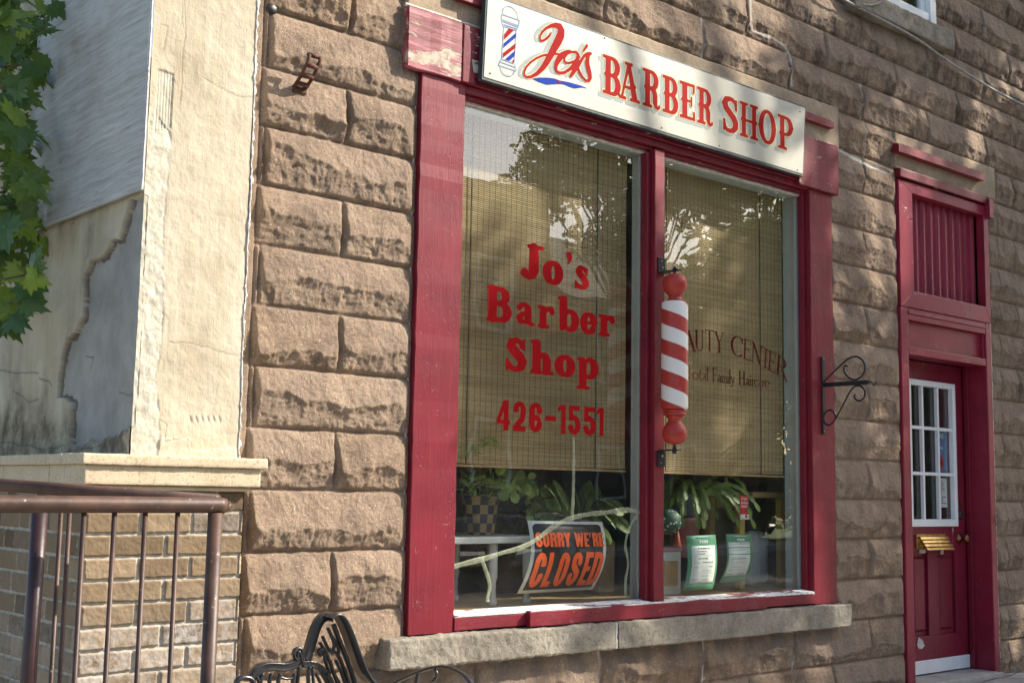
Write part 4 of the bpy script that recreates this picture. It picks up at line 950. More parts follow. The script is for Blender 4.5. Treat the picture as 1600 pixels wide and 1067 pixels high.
# script word
def sg(x, y): p = at(770+x/6.668, y/6.668, -.101); return (p[0], p[2])
def wpath(pts): return [(*sg(x, y), w/6.668*.0046) for x, y, w in pts]
J = wpath([(607,345,5),(590,375,9),(560,405,10),(520,430,9),(497,428,9),(488,400,8),(495,370,8),(520,330,9),(560,295,10),(610,272,14),(660,268,20),(697,285,27),(712,320,31),(706,370,34),(680,430,34),(640,500,30),(600,580,27),(560,650,24),(515,715,20),(460,770,15),(400,803,11),(355,808,9),(328,792,8),(325,755,8),(345,705,8),(390,655,8),(450,612,8),(520,582,8),(600,568,9),(660,565,8),(715,572,7)])
O_ = wpath([(805,535,9),(770,545,14),(725,575,22),(690,615,24),(662,660,20),(652,710,16),(662,748,13),(695,765,11),(745,760,11),(800,725,13),(850,675,16),(880,620,17),(888,575,14),(868,548,11),(820,545,8),(775,565,8),(748,600,8),(742,635,9),(760,658,9),(800,660,9),(850,640,9),(905,600,7)])
S1 = wpath([(1020,562,11),(985,565,13),(955,580,11),(925,625,12),(890,680,17),(850,735,19),(812,795,13)])
S2 = wpath([(998,568,16),(985,610,19),(982,660,22),(992,715,24),(1006,765,22),(1012,810,18),(1000,842,13),(970,845,10),(935,812,11),(905,765,14),(885,715,14),(872,668,12)])
AP = wpath([(980,480,11),(960,510,10),(935,548,4)])
word = [S(p, R_) for p in (J, O_, S1, S2, AP)]
def raw_mb(el, mapf, x0, x1, z0, z1, res, off=0.):
    "strokes already in metres"
    s = 1.0; V, Fc = contour([(k[0], [(x-x0, z-z0, w) for x, z, w in k[1]], k[2]) if k[0] == 's' else ('p', [(x-x0, z-z0) for x, z in k[1]]) for k in el], res, off, pad=.03, wmax=x1-x0, ymin=-.03, ymax=z1-z0)
    return MB().add([mapf(x0+u, z0+v) for u, v in V], Fc)
raw_mb(word, sp(-.1029), 3.85, 4.42, 3.18, 3.55, .0035).build('script_lettering', M['s_red'], sgn)
raw_mb(word, sp(-.1019), 3.85, 4.42, 3.18, 3.55, .005, .0035).build('script_outline', M['s_cream'], sgn)
raw_mb(word, lambda x, z: (x-.030, -.1009, z-.004), 3.85, 4.42, 3.18, 3.55, .005, .003).build('script_shadow', M['s_grey'], sgn)
def poly_flat(name, pts, y, mat):
    P = [(*sg(x, yy),) for x, yy in pts]; mb = MB(); n = len(P)//2
    # ribbon given as top edge then bottom edge reversed
    top, bot = P[:n], P[n:][::-1]
    for i in range(n-1): mb.quad((top[i][0], y, top[i][1]), (top[i+1][0], y, top[i+1][1]), (bot[i+1][0], y, bot[i+1][1]), (bot[i][0], y, bot[i][1]))
    return mb.build(name, mat, sgn)
poly_flat('ribbon', [(408,822),(480,811),(560,811),(640,820),(700,842),(780,856),(860,878),(920,895),(988,926), (988,926.5),(930,915),(850,925),(800,908),(740,882),(690,878),(560,886),(480,858),(408,823)], -.1015, M['s_blue'])
c_ = sg(690, 860); MB().add([(c_[0]+.011*cos(a), -.1022, c_[1]+.009*sin(a)) for a in np.linspace(0, 2*pi, 15)[:-1]], [tuple(range(14))]).build('ribbon_dot', M['s_red'], sgn)
# painted pole emblem
def line(pts, w=.0042): return S([(*sg(x, y), w/2) for x, y in pts])
dome = [(108,158)]+[(183+78*cos(radians(a))*1.0, 148+12*cos(radians(a))*2+ -76*sin(radians(a))) for a in np.linspace(170, 5, 14)]+[(263,205)]
low_ = [(80,690),(86,735),(105,770),(140,793),(180,797),(210,782),(225,755),(230,738)]
em = [line(dome), line([(95,150),(280,215),(276,245),(272,270),(250,320)]), line([(95,150),(93,205),(100,240),(112,275)]), line([(93,205),(272,270)]), line([(103,222),(268,285)]), line([(110,255),(262,305)]), line([(112,275),(250,320)]),
      line([(118,280),(108,420),(95,620)]), line([(245,320),(236,500),(222,665)]), line([(95,620),(222,665)]), line([(88,618),(60,683),(245,742),(230,668)]), line([(75,645),(238,705)]), line(low_)]
raw_mb(em, sp(-.1024), 3.60, 3.90, 3.14, 3.56, .0015).build('emblem_outline', M['s_line'], sgn)
st = MB(); sb = MB()
def sq(mb, pts, y=-.1018): mb.add([(sg(a, b)[0], y, sg(a, b)[1]) for a, b in pts], [tuple(range(len(pts)))])
sq(st, [(113,372),(168,300),(222,318),(110,425)]); sq(st, [(103,560),(236,455),(234,505),(97,612)]); sq(st, [(190,655),(224,618),(221,664)])
sq(sb, [(108,460),(242,345),(240,393),(104,508)]); sq(sb, [(122,628),(230,530),(228,585),(168,642)])
st.build('emblem_stripe', M['s_red'], sgn); sb.build('emblem_stripe', M['s_blue'], sgn)
for px, py in ((1113,92),(945,60),(1124,228),(1034,200),(1250,175),(1246,266),(766,115)):
    p = at(px, py, -.101); MB().lathe([(.0045,0),(.004,.002),(.001,.003)], (p[0], -.1005, p[2]), 8, axis=1).build('screw', M['blackm'], sgn, True)

# ================================================================== LETTERING ON THE GLASS (outside face)
GY = .0345
def box_items(font, spec, z0, z1, crop=(720,340,2.807)):
    out = []
    for ch, a, b, ym in spec:
        x0 = at(crop[0]+a/crop[2], crop[1]+ym/crop[2], GY)[0]; x1 = at(crop[0]+b/crop[2], crop[1]+ym/crop[2], GY)[0]; out.append((font, ch, x0, x1, z0, z1))
    return out
L1 = box_items('B', [('J',258,362,185),('o',363,452,220),("'",460,492,175),('s',496,565,243)], 2.238, 2.422)
L2 = box_items('B', [('B',110,228,370),('a',238,326,410),('r',336,416,422),('b',424,522,420),('e',526,598,450),('r',604,680,462)], 2.012, 2.185)
L3 = box_items('B', [('S',194,295,597),('h',304,410,612),('o',415,505,640),('p',509,607,640)], 1.782, 1.948)
L4 = box_items('C', [('4',158,216,868),('2',230,285,870),('6',300,357,874),('-',370,418,882),('1',426,460,885),('5',470,525,890),('5',537,592,895),('1',596,627,900)], 1.495, 1.640)
text_mb(L1+L2+L3, sp(GY), .022).build('lettering', M['ltr'], win)
text_mb(L4, sp(GY), .022).build('lettering', M['ltr'], win)
# arched dark letters in the right pane (the first two sit behind the striped pole)
bc = [('B',-120,-45,0),('E',-35,25,0),('A',100,248,265),('U',235,335,260),('T',345,438,248),('Y',440,545,250),('C',615,742,280),('E',745,822,315),('N',826,940,345),('T',930,1020,385),('E',1005,1080,430),('R',1090,1205,470)]
cx_, z0b = 5.62, 1.955; mb = MB()
for ch, a, b, ym in bc:
    if ym == 0: ym = 300
    x0 = at(1050+a/6.67, 500+ym/6.67, GY)[0]; x1 = at(1050+b/6.67, 500+ym/6.67, GY)[0]
    xm = (x0+x1)/2
    # letter height and arc read off the pane
    zt = np.interp(xm, [5.20, 5.40, 5.62, 5.80, 5.95, 6.15], [2.105, 2.128, 2.122, 2.098, 2.062, 2.008]); hh_ = .118
    tilt = np.interp(xm, [5.2, 5.45, 5.62, 5.8, 5.95, 6.15], [.08, .0, -.12, -.22, -.30, -.36])
    (V, Fc), w = glyph('D', ch, .022, 0.006)
    mb.add([(x0+(u/w)*(x1-x0)+(-tilt)*0.0+ (v-.5)*hh_*(-tilt)*.35, GY, zt-hh_+v*hh_+tilt*((u/w)-.5)*(x1-x0)) for u, v in V], Fc)
mb.build('arched_lettering', M['ltr2'], win)
tf = [('T',150,215,590),('o',213,278,610),('t',278,312,615),('a',314,358,625),('l',360,378,620),('F',420,470,630),('a',470,514,650),('m',514,574,655),('i',576,592,655),('l',594,612,650),('y',610,655,665),('H',695,762,655),('a',766,806,680),('i',808,824,680),('r',828,858,685),('c',858,892,695),('a',896,934,705),('r',938,968,700),('e',968,1015,710)]
it = []
for ch, a, b, ym in tf:
    x0 = at(1050+a/6.67, 500+ym/6.67, GY)[0]; x1 = at(1050+b/6.67, 500+ym/6.67, GY)[0]; it.append(('D', ch, x0, x1, 1.838, 1.918))
text_mb(it, sp(GY), .028, .010).build('small_lettering', M['ltr3'], win)
# ================================================================== BARBER POLE
pole = thing('barber_pole', 'red and white striped wooden barber pole on the window mullion', 'barber pole', (4.905, -.155, 1.40))
def m_pole():
    n = NT('striped_pole_paint'); x, y, z = n.xyz()
    ang = n.math('DIVIDE', n.math('ARCTAN2', n.math('SUBTRACT', y, -.155), n.math('SUBTRACT', x, 4.905)), 2*pi)
    t = n.math('FRACT', n.math('ADD', n.math('ADD', n.math('MULTIPLY', z, 1/.1585), ang), n.math('MULTIPLY_ADD', n.noise(20, 2), .03, .355)))
    s = n.ramp(t, [(0, 0.), (.50, 0.), (.505, 1.), (1, 1.)])
    c = n.mix(s, (.37,.03,.02), (.70,.69,.65)); c = n.mix(n.math('MULTIPLY', n.ramp(n.noise(30, 5, .7), [(.6, 0.), (.75, 1.)]), .25), c, (.5,.35,.3))
    return n.done(c, .42, n.bump(n.noise(1, 4, .6, vec=n.sc((90, 90, 8))), .25, .002), .45)
MB().lathe([(.045,1.640-1.4),(.064,1.644-1.4),(.0695,1.652-1.4),(.070,1.665-1.4),(.070,2.196-1.4),(.068,2.205-1.4),(.060,2.210-1.4),(.045,2.212-1.4)], (4.905,-.155,1.4), 48).build('striped_shaft', m_pole(), pole, True)
def ball(c, top):
    s = 1 if top else -1; z0 = c
    pr = [(.040,0),(.046,.002),(.045,.008),(.034,.018),(.033,.026),(.040,.038),(.054,.056),(.062,.078),(.0645,.098),(.061,.120),(.050,.138),(.034,.148),(.016,.152),(.003,.153)]
    return [(r, z0+s*hh_*.98) for r, hh_ in pr][::s]
MB().lathe([(r, z-1.4) for r, z in ball(2.212, True)], (4.905,-.155,1.4), 36).build('ball_finial', M['pole_red'], pole, True)
MB().lathe([(r, z-1.4) for r, z in ball(1.612, False)]+[(.058,1.613-1.4),(.062,1.619-1.4),(.058,1.626-1.4),(.054,1.629-1.4),(.060,1.633-1.4),(.062,1.638-1.4),(.045,1.641-1.4)], (4.905,-.155,1.4), 36).build('ball_finial', M['pole_red'], pole, True)
for z, s in ((2.385, 1), (1.444, -1)):
    zb = 2.378 if s > 0 else 1.434
    k = MB().box(4.893, 4.949, -.0505, -.0435, zb if s > 0 else zb-.085, zb+.085 if s > 0 else zb)
    k.box(4.893, 4.925, -.185, -.051, zb-.003, zb+.004).box(4.925, 4.949, -.09, -.051, zb-.003, zb+.004)
    k.lathe([(.012,-.02 if s < 0 else -.006),(.012,.014),(.006,.018)], (4.905,-.155,zb), 8)
    k.tube([(4.905,-.155,zb-s*.03),(4.905,-.155,zb+s*.015)], .008, 8)
    if s > 0: k.tube([(4.885,-.172,zb+.012),(4.925,-.14,zb+.012)], .006, 6)
    o = k.build('bracket', M['blackm'], pole, bevel=.0015)
    MB().lathe([(.007,0),(.006,.003),(.001,.004)], (4.925,-.0505,zb+s*.03), 8, axis=1).build('screw', M['cable'], o, True)
    MB().lathe([(.005,0),(.004,.002),(.001,.003)], (4.918,-.0505,zb+s*.065), 8, axis=1).build('screw', M['cable'], o, True)

# ================================================================== SCROLL PLANT BRACKET
hb = thing('hanging_bracket', 'black wrought iron scroll bracket with empty hook right of the window', 'bracket', (6.388, -.05, 1.82))
xx = 6.372
MB().box(6.358, 6.388, -.052, -.0425, 1.580, 2.052).build('back_plate', M['iron'], hb, bevel=.003)
arm = MB().box(xx-.010, xx+.010, -.365, -.053, 1.866, 1.892).tube([(xx,-.35,1.885),(xx,-.385,1.880),(xx,-.390,1.868),(xx,-.400,1.857),(xx,-.412,1.862),(xx,-.414,1.882)], .0045, 6)
arm.build('arm', M['iron'], hb, bevel=.002)
def spiral(c, r0, r1, a0, a1, n=26): return [(xx, c[0]+(r0+(r1-r0)*t)*cos(radians(a0+(a1-a0)*t)), c[1]+(r0+(r1-r0)*t)*sin(radians(a0+(a1-a0)*t))) for t in np.linspace(0, 1, n)]
s1 = [(xx,-.053,1.895),(xx,-.16,1.975)]+spiral((-.262,1.966), .078, .070, 40, 330+60, 34)
s1 = [(xx,-.053,1.900),(xx,-.13,1.958),(xx,-.20,2.010),(xx,-.245,2.035),(xx,-.290,2.038),(xx,-.328,2.012),(xx,-.345,1.975),(xx,-.335,1.932),(xx,-.300,1.903),(xx,-.262,1.897),(xx,-.225,1.915),(xx,-.200,1.950),(xx,-.196,1.982),(xx,-.212,1.990),(xx,-.222,1.980)]
s2 = [(xx,-.045,1.690),(xx,-.055,1.650),(xx,-.085,1.632),(xx,-.112,1.648),(xx,-.135,1.675),(xx,-.18,1.740),(xx,-.225,1.815),(xx,-.255,1.852),(xx,-.285,1.864),(xx,-.318,1.858),(xx,-.340,1.830),(xx,-.338,1.795),(xx,-.312,1.772),(xx,-.280,1.775),(xx,-.264,1.798),(xx,-.272,1.812)]
s3 = [(xx,-.135,1.675),(xx,-.128,1.708),(xx,-.100,1.728),(xx,-.068,1.720),(xx,-.050,1.690),(xx,-.046,1.665)]
s4 = [(xx,-.112,1.672),(xx,-.128,1.668),(xx,-.132,1.690)]
def smooth(p, k=3):
    p = [np.array(q, float) for q in p]
    for _ in range(k):
        r = [p[0]]
        for a, b in zip(p[:-1], p[1:]): r += [a*.75+b*.25, a*.25+b*.75]
        p = r+[p[-1]]
    return p
for s_ in (s1, s2, s3): MB().tube(smooth(s_), .0065, 6, flat=((0, 0.6, .8), .8)).build('scroll', M['iron'], hb, True)
for z in (2.035, 1.60, 1.905): MB().lathe([(.006,0),(.005,.003),(.001,.004)], (6.373,-.052,z), 8, axis=1).build('screw', M['cable'], hb, True)

# ================================================================== RUSTY WALL HOOK
rh = thing('rusty_wall_bracket', 'small rusty perforated iron bracket on the left block wall', 'bracket', (2.65, -.03, 2.93))
mb = MB(); Pth = []
base_ = np.array([2.668, -.024, 2.885]); 
# strip bent outwards and up from a foot, ladder shaped
w2 = .027
cl = [np.array([0, 0., 0]), np.array([-.002,-.030,.012]), np.array([.004,-.062,.045]), np.array([.012,-.082,.085]), np.array([.020,-.088,.118]), np.array([.020,-.075,.128])]
cl = smooth(cl, 2)
for sx in (-w2, w2): mb.tube([base_+p+np.array([sx, 0, 0]) for p in cl], .0085, 6)
for i in (0, 5, 9, 13, len(cl)-1):
    i = min(i, len(cl)-1); mb.tube([base_+cl[i]+np.array([-w2, 0, 0]), base_+cl[i]+np.array([w2, 0, 0])], .0105, 6)
mb.box(2.636, 2.70, -.034, -.020, 2.862, 2.892)
mb.build('strap', M['rust'], rh, True)

hc = at(425, 14, -.012)  # round dark hole in the wall, drawn as an added black disc
o_ = MB().lathe([(.002,.0),(.024,.0),(.026,.006),(.020,.012),(.002,.013)], (hc[0],-.006,hc[2]), 14, axis=1).build('pipe_stub', M['iron'], None, True); tag(o_, 'small dark round pipe stub beside the top of the pier', 'pipe')  # not a pipe: added black disc standing for the round hole in the wall
# ================================================================== CABLES
MB().tube(smooth([(6.30,-.075,4.42),(6.55,-.075,4.375),(6.80,-.082,4.355),(7.40,-.11,4.315),(7.82,-.085,4.268),(8.26,-.06,4.245),(8.63,-.06,4.215),(9.02,-.06,4.205),(9.6,-.06,4.20),(10.6,-.05,4.20)], 2), .0085, 6).build('utility_cable', M['cable'], None, True)
tag(bpy.data.objects['utility_cable'], 'pale grey cable sagging along the wall under the upper sill', 'cable')
MB().tube(smooth([(6.70,-.07,4.9),(6.66,-.075,4.45),(6.76,-.08,4.385),(6.90,-.10,4.40),(7.02,-.11,4.47),(7.06,-.10,4.56)], 2), .0075, 6).build('cable_loop', M['cable'], None, True)
tag(bpy.data.objects['cable_loop'], 'short loop of grey cable in front of the upper window sill', 'cable')

# ================================================================== PIPE RAILING
rl = thing('pipe_railing', 'brown painted pipe railing with thin balusters in front of the brick base', 'railing', (1.7, -1.3, 0))
zt = 1.150; RX, RY = 1.722, -1.30
MB().tube([(-.6,RY,zt+.002),(.6,RY,zt),(RX-.02,RY,zt+.001),(RX-.004,RY,zt-.002)], .0225, 18).tube([(RX-.004,RY,zt-.0015),(RX+.004,RY,zt-.010)], [.0225,.018], 18).build('top_rail', M['rail'], rl, True)
MB().tube([(RX-.030,RY,zt-.02),(RX-.030,RY,-.35)], .0205, 18).build('post', M['rail'], rl, True)
# second rail returning towards the alley, slightly higher at its far end
p0 = np.array([1.712,-1.275,1.162]); p1 = np.array([.35,-.55,1.245]); p1 = np.array([1.20,-.2,1.20])
def along(px, dy): 
    return None
MB().tube([p0, at(0, 757, -.62)*1.0, at(-160, 752, -.3)*1.0], .019, 16).build('top_rail', M['rail'], rl, True)
MB().tube([at(63, 790, -1.16), at(44, 1067, -1.16), at(22, 1400, -1.16)], .0205, 16).build('post', M['rail_shaded'], rl, True)
for a, b in (((135,790),(113,1067)), ((181,790),(163,1067)), ((229,790),(212,1067)), ((279,790),(264,1067))):
    t0 = at(*a, RY); t1 = at(*b, RY); xm = (t0[0]+t1[0])/2
    MB().tube([(xm, RY, zt-.015), (xm, RY, -.35)], .0068, 10).build('baluster', M['rail'], rl, True)
for a, b, yy in (((98,790),(77,1067),-1.12), ((110,796),(92,1067),-1.16)):
    t0 = at(*a, yy); t1 = at(*b, yy); xm = (t0[0]+t1[0])/2
    MB().tube([(xm, yy, 1.16), (xm, yy, -.35)], .0062, 10).build('baluster', M['rail'], rl, True)

# ================================================================== CAST BENCH (only its crest and one arm rise into view)
bn = thing('cast_bench', 'black cast metal bench with scrollwork back beneath the window', 'bench', (2.3, -.6, -.1))
BY = -.50
def bp(x, y, d=0.): p = at(360+x/6.154, 940+y/6.154, BY+d); return p
def band(name, pts, w, d=.030, k=2):
    "flat strip standing proud of the back: ridge, hollow, ridge"
    P = smooth([bp(*p) for p in pts], k); mb = MB()
    n = len(P); vs = []
    for i in range(n):
        t = P[min(i+1, n-1)]-P[max(i-1, 0)]; t = t/np.linalg.norm(t); nn = np.array([-t[2], 0, t[0]])
        for (o, yy) in ((-.5,.022),(-.5,-.006),(-.36,-.012),(-.24,-.004),(0,-.009),(.24,-.004),(.36,-.012),(.5,-.006),(.5,.022)):
            vs.append(P[i]+nn*o*w+np.array([0, yy, 0]))
    fs = [(i*9+k_, i*9+(k_+1) % 9, (i+1)*9+(k_+1) % 9, (i+1)*9+k_) for i in range(n-1) for k_ in range(9)]
    fs += [tuple(range(9))[::-1], tuple((n-1)*9+k_ for k_ in range(9))]
    return mb.add(vs, fs)
crest = band('c', [(735,560),(770,450),(800,340),(835,230),(880,160),(930,135),(985,150)], .032)
left = band('l', [(215,735),(250,670),(320,625),(420,618),(520,630),(600,610),(660,575),(690,545)], .031)
mid = band('m', [(700,600),(770,590),(850,620),(920,690),(975,790),(1000,900)], .024)
# the flange running down the far side of the crest, deep towards the street
fl = smooth([bp(*p) for p in ((880,150),(930,108),(985,118),(1035,185),(1085,300),(1130,430),(1180,570),(1225,680),(1280,750),(1340,800),(1420,840))], 2)
fm = MB()
vs = []; n = len(fl)
for i in range(n):
    t = fl[min(i+1, n-1)]-fl[max(i-1, 0)]; t = t/np.linalg.norm(t); nn = np.array([-t[2], 0, t[0]])
    vs += [fl[i]+np.array([0,-.075,0]), fl[i]+nn*.006+np.array([0,-.07,0]), fl[i]+nn*.007+np.array([0,.015,0]), fl[i]+np.array([0,.018,0])]
fm.add(vs, [(i*4+k_, i*4+(k_+1) % 4, (i+1)*4+(k_+1) % 4, (i+1)*4+k_) for i in range(n-1) for k_ in range(4)])
bk = MB(); [bk.add(m_.v, m_.f) for m_ in (crest, left, mid, fm)]
bko = bk.build('backrest', M['bench'], bn, True)
sc_ = MB()
def scr(pts, r=.0065, d=-.004): sc_.tube(smooth([bp(x, y, d) for x, y in pts], 2), r, 8, flat=((0,1,0), 1.5))
scr([(640,560),(612,530),(606,480),(625,448),(660,440),(690,465),(695,520),(700,590)], .006); scr([(648,560),(640,500),(655,470),(672,500),(690,580)], .006)
scr([(870,510),(850,490),(852,460),(880,455),(905,480),(900,510)], .008); scr([(905,500),(910,560),(930,620),(955,680),(950,700),(925,690)], .006)
scr([(860,390),(890,440),(930,520),(965,600),(1000,700),(1060,800)], .006); scr([(885,330),(915,400),(955,480),(990,460),(1000,400),(970,330),(935,250)], .006)
scr([(935,250),(975,330),(1020,400),(1045,470),(1030,500)], .006); scr([(990,215),(1030,330),(1090,480),(1150,640),(1190,780)], .009)
scr([(970,490),(1010,480),(1050,540),(1090,640),(1130,760),(1160,860)], .007); scr([(1010,560),(1060,660),(1100,780)], .006)
scr([(960,560),(975,640),(1010,740),(1050,830)], .006); scr([(760,620),(745,700),(750,800),(770,900)], .007); scr([(785,610),(790,700),(800,800)], .005)
scr([(820,690),(850,740),(880,820),(890,900)], .006); scr([(860,660),(910,740),(950,840)], .005)
for x in (300, 385, 470, 610): scr([(x+8,690),(x-12,740),(x-8,830)], .007)
scr([(660,620),(650,700),(640,800)], .007); scr([(250,720),(275,760),(270,830)], .006); scr([(60,800),(60,760),(95,728),(140,722),(190,735),(225,775),(220,820)], .010); scr([(480,720),(530,740),(600,730)], .005)
sc_.build('scrollwork', M['bench'], bko, True)
# arm rest at the far end, running out towards the pavement
AX = 2.86
def ap(px, py): return atx(px, py, AX)
arm_ = MB().tube(smooth([ap(560,1110), ap(590,1085), ap(616,1066), ap(647,1052), ap(670,1043.5), ap(691,1040), ap(710,1044), ap(726,1054), ap(736,1066), ap(748,1090), ap(752,1120)], 2), .0105, 10, flat=((0,0,1), .55))
arm_.build('armrest', M['bench'], bn, True)
MB().tube(smooth([ap(654,1049), ap(651,1060), ap(648,1085)], 1), .007, 8).build('arm_scroll', M['bench'], bn, True)
MB().tube(smooth([ap(679,1044), ap(683,1052), ap(681,1059), ap(676,1064)], 2), .006, 8).build('arm_scroll', M['bench'], bn, True)
for i in range(9): box('seat_slat', 1.62, 2.80, -1.00+i*.052, -.965+i*.052, .285, .305, M['bench'], bn, .004)
for x in (1.66, 2.78):
    MB().tube(smooth([(x,-.52,.28),(x,-.50,.12),(x,-.46,-.12)], 2), .018, 8).build('leg', M['bench'], bn, True)
    MB().tube(smooth([(x,-.98,.28),(x,-.96,.12),(x,-1.02,-.12)], 2), .018, 8).build('leg', M['bench'], bn, True)
lowb = MB()
for i in range(12): lowb.tube([(1.66+i*.1,-.50,.30),(1.66+i*.1,-.50,.40 if 1.66+i*.1 > 1.95 else .36)], .008, 6)
lowb.tube([(1.66,-.5,.36),(2.0,-.5,.40),(2.76,-.5,.40)], .009, 6); lowb.tube([(1.66,-.5,.30),(2.76,-.5,.30)], .012, 6)
lowb.build('lower_back', M['bench'], bn, True)
# ================================================================== BLINDS
def blind(name, label, x0, x1, z0, z1, y, wav):
    t = thing(name, label, 'window blind', ((x0+x1)/2, y, z1), 'bamboo blinds in the shop window')
    pitch = .0102; rows = int((z1-z0)/pitch); zs = []; off = []; gp = []
    for r in range(rows):
        for f, o, g in ((0, .0, 1), (.12, .0022, .25), (.5, .0040, 0), (.85, .0022, .25)): zs.append(z0+(r+f)*pitch); off.append(o); gp.append(g)
    zs.append(z0+rows*pitch); off.append(0); gp.append(1)
    xs = np.linspace(x0, x1, 90); X, Z = np.meshgrid(xs, np.array(zs), indexing='ij'); O = np.array(off)[None, :]+0*X; G = np.array(gp)[None, :]+0*X
    Yb = y-O+.010*np.sin(X*3.1+wav)+.006*fbm(X, Z, 3, 3, 7)
    Zs = Z+.0035*fbm(X, Z*3, 2.2, 3, 17)+.004*np.sin(X*4+wav)
    grid_mesh('slats', np.stack([X, Yb, Zs], -1), None, M['blind'], t, dict(gap=G))
    box('hem', x0, x1, y-.008, y+.004, z0-.014, z0-.002, M['tan_wood'], t, .002)
    for xc in (x0+(x1-x0)*.17, x0+(x1-x0)*.83): MB().tube([(xc, y-.012+.010*sin(xc*3.1+wav), z1), (xc, y-.012+.010*sin(xc*3.1+wav), z0)], .0028, 5).build('cord', M['s_edge'], t)
    box('headrail', x0, x1, y-.01, y+.02, z1+.001, z1+.03, M['tan_wood'], t)
    return t
blind('bamboo_blind', 'wider bamboo roll blind behind the left pane with bright red lettering', 3.52, 4.853, 1.332, 3.05, .150, .3)
blind('bamboo_blind', 'narrower bamboo roll blind behind the right pane with dark arched lettering', 4.93, 6.242, 1.332, 3.05, .150, 1.7)

# ================================================================== CARDS ON THE GLASS
def sheet(name, parent, mat, f, s0, s1, t0, t1, dy=0., ns=4, nt=14, th=.0012):
    s = np.linspace(s0, s1, ns); t = np.linspace(t0, t1, nt); mb = MB(); P = [[np.array(f(a, b))+np.array([0, dy, 0]) for b in t] for a in s]
    V = [p for r in P for p in r]; V2 = [p+np.array([0, th, 0]) for p in V]; n = ns*nt; Fc = []
    for i in range(ns-1):
        for j in range(nt-1):
            a = i*nt+j; Fc += [(a, a+1, a+nt+1, a+nt), (a+n, a+nt+n, a+nt+1+n, a+1+n)]
    for j in range(nt-1): Fc += [(j, j+n, j+1+n, j+1), ((ns-1)*nt+j, (ns-1)*nt+j+1, (ns-1)*nt+j+1+n, (ns-1)*nt+j+n)]
    for i in range(ns-1): Fc += [(i*nt, (i+1)*nt, (i+1)*nt+n, i*nt+n), (i*nt+nt-1, i*nt+nt-1+n, (i+1)*nt+nt-1+n, (i+1)*nt+nt-1)]
    return mb.add(V+V2, Fc).build(name, mat, parent, True)
cl_ = thing('closed_sign', 'black card sign with orange SORRY WE\'RE CLOSED curling off the glass', 'sign', (4.33, .06, .75))
TLc = at(824, 813, .080); TRc = at(941, 815, .080); ZB = at(870, 924, .15)[2]
def csf(s, t):
    y = .080-.030*sin(min(t/.42, 1)*pi/2)+.098*max(0, (t-.42)/.58)**1.7
    x = TLc[0]+(TRc[0]-TLc[0])*s; z = TLc[2]+(TRc[2]-TLc[2])*s; return (x, y, z+(ZB-z)*t)
sheet('card', cl_, M['paper'], csf, 0, 1, 0, 1)
rad = .07
def rsheet(s, t): return csf(.045+.91*s, .04+.915*t)
sheet('ink_panel', cl_, M['ink'], rsheet, 0, 1, 0, 1, -.0016)
for (s_, t_) in ((0,0),(1,0)):
    f = MB(); a0 = (.045 if s_ == 0 else .955); pts = [(a0, .04)]
    for k in range(6):
        an = k/5*pi/2; pts.append((a0+(1 if s_ == 0 else -1)*.05*(1-sin(an)), .04+.055*(1-cos(an))))
    V = [np.array(csf(a, b))+np.array([0,-.0030,0]) for a, b in pts]; f.add(V, [tuple(range(len(V)))]); f.build('rounded_corner', M['paper'], cl_)
def cmap(x, z): p = csf(x, z); return (p[0], p[1]-.0042, p[2])
# letters measured on the card: x in card widths, z downwards in card heights
def cl_items(spec, t0, t1, x_l=186, x_r=1068): return [('C', ch, (a-x_l)/(x_r-x_l), (b-x_l)/(x_r-x_l), t1, t0) for ch, a, b in spec]
text_mb(cl_items([('S',240,316),('O',322,393),('R',402,482),('R',488,562),('Y',566,640),('W',690,795),('E',803,860),("'",864,892),('R',905,972),('E',980,1040)], .155, .355), cmap, .03).build('small_lettering', M['orange'], cl_)
text_mb(cl_items([('C',243,372),('L',395,490),('O',520,640),('S',668,790),('E',820,915),('D',925,1043)], .43, .915), cmap, .02).build('large_lettering', M['orange'], cl_)
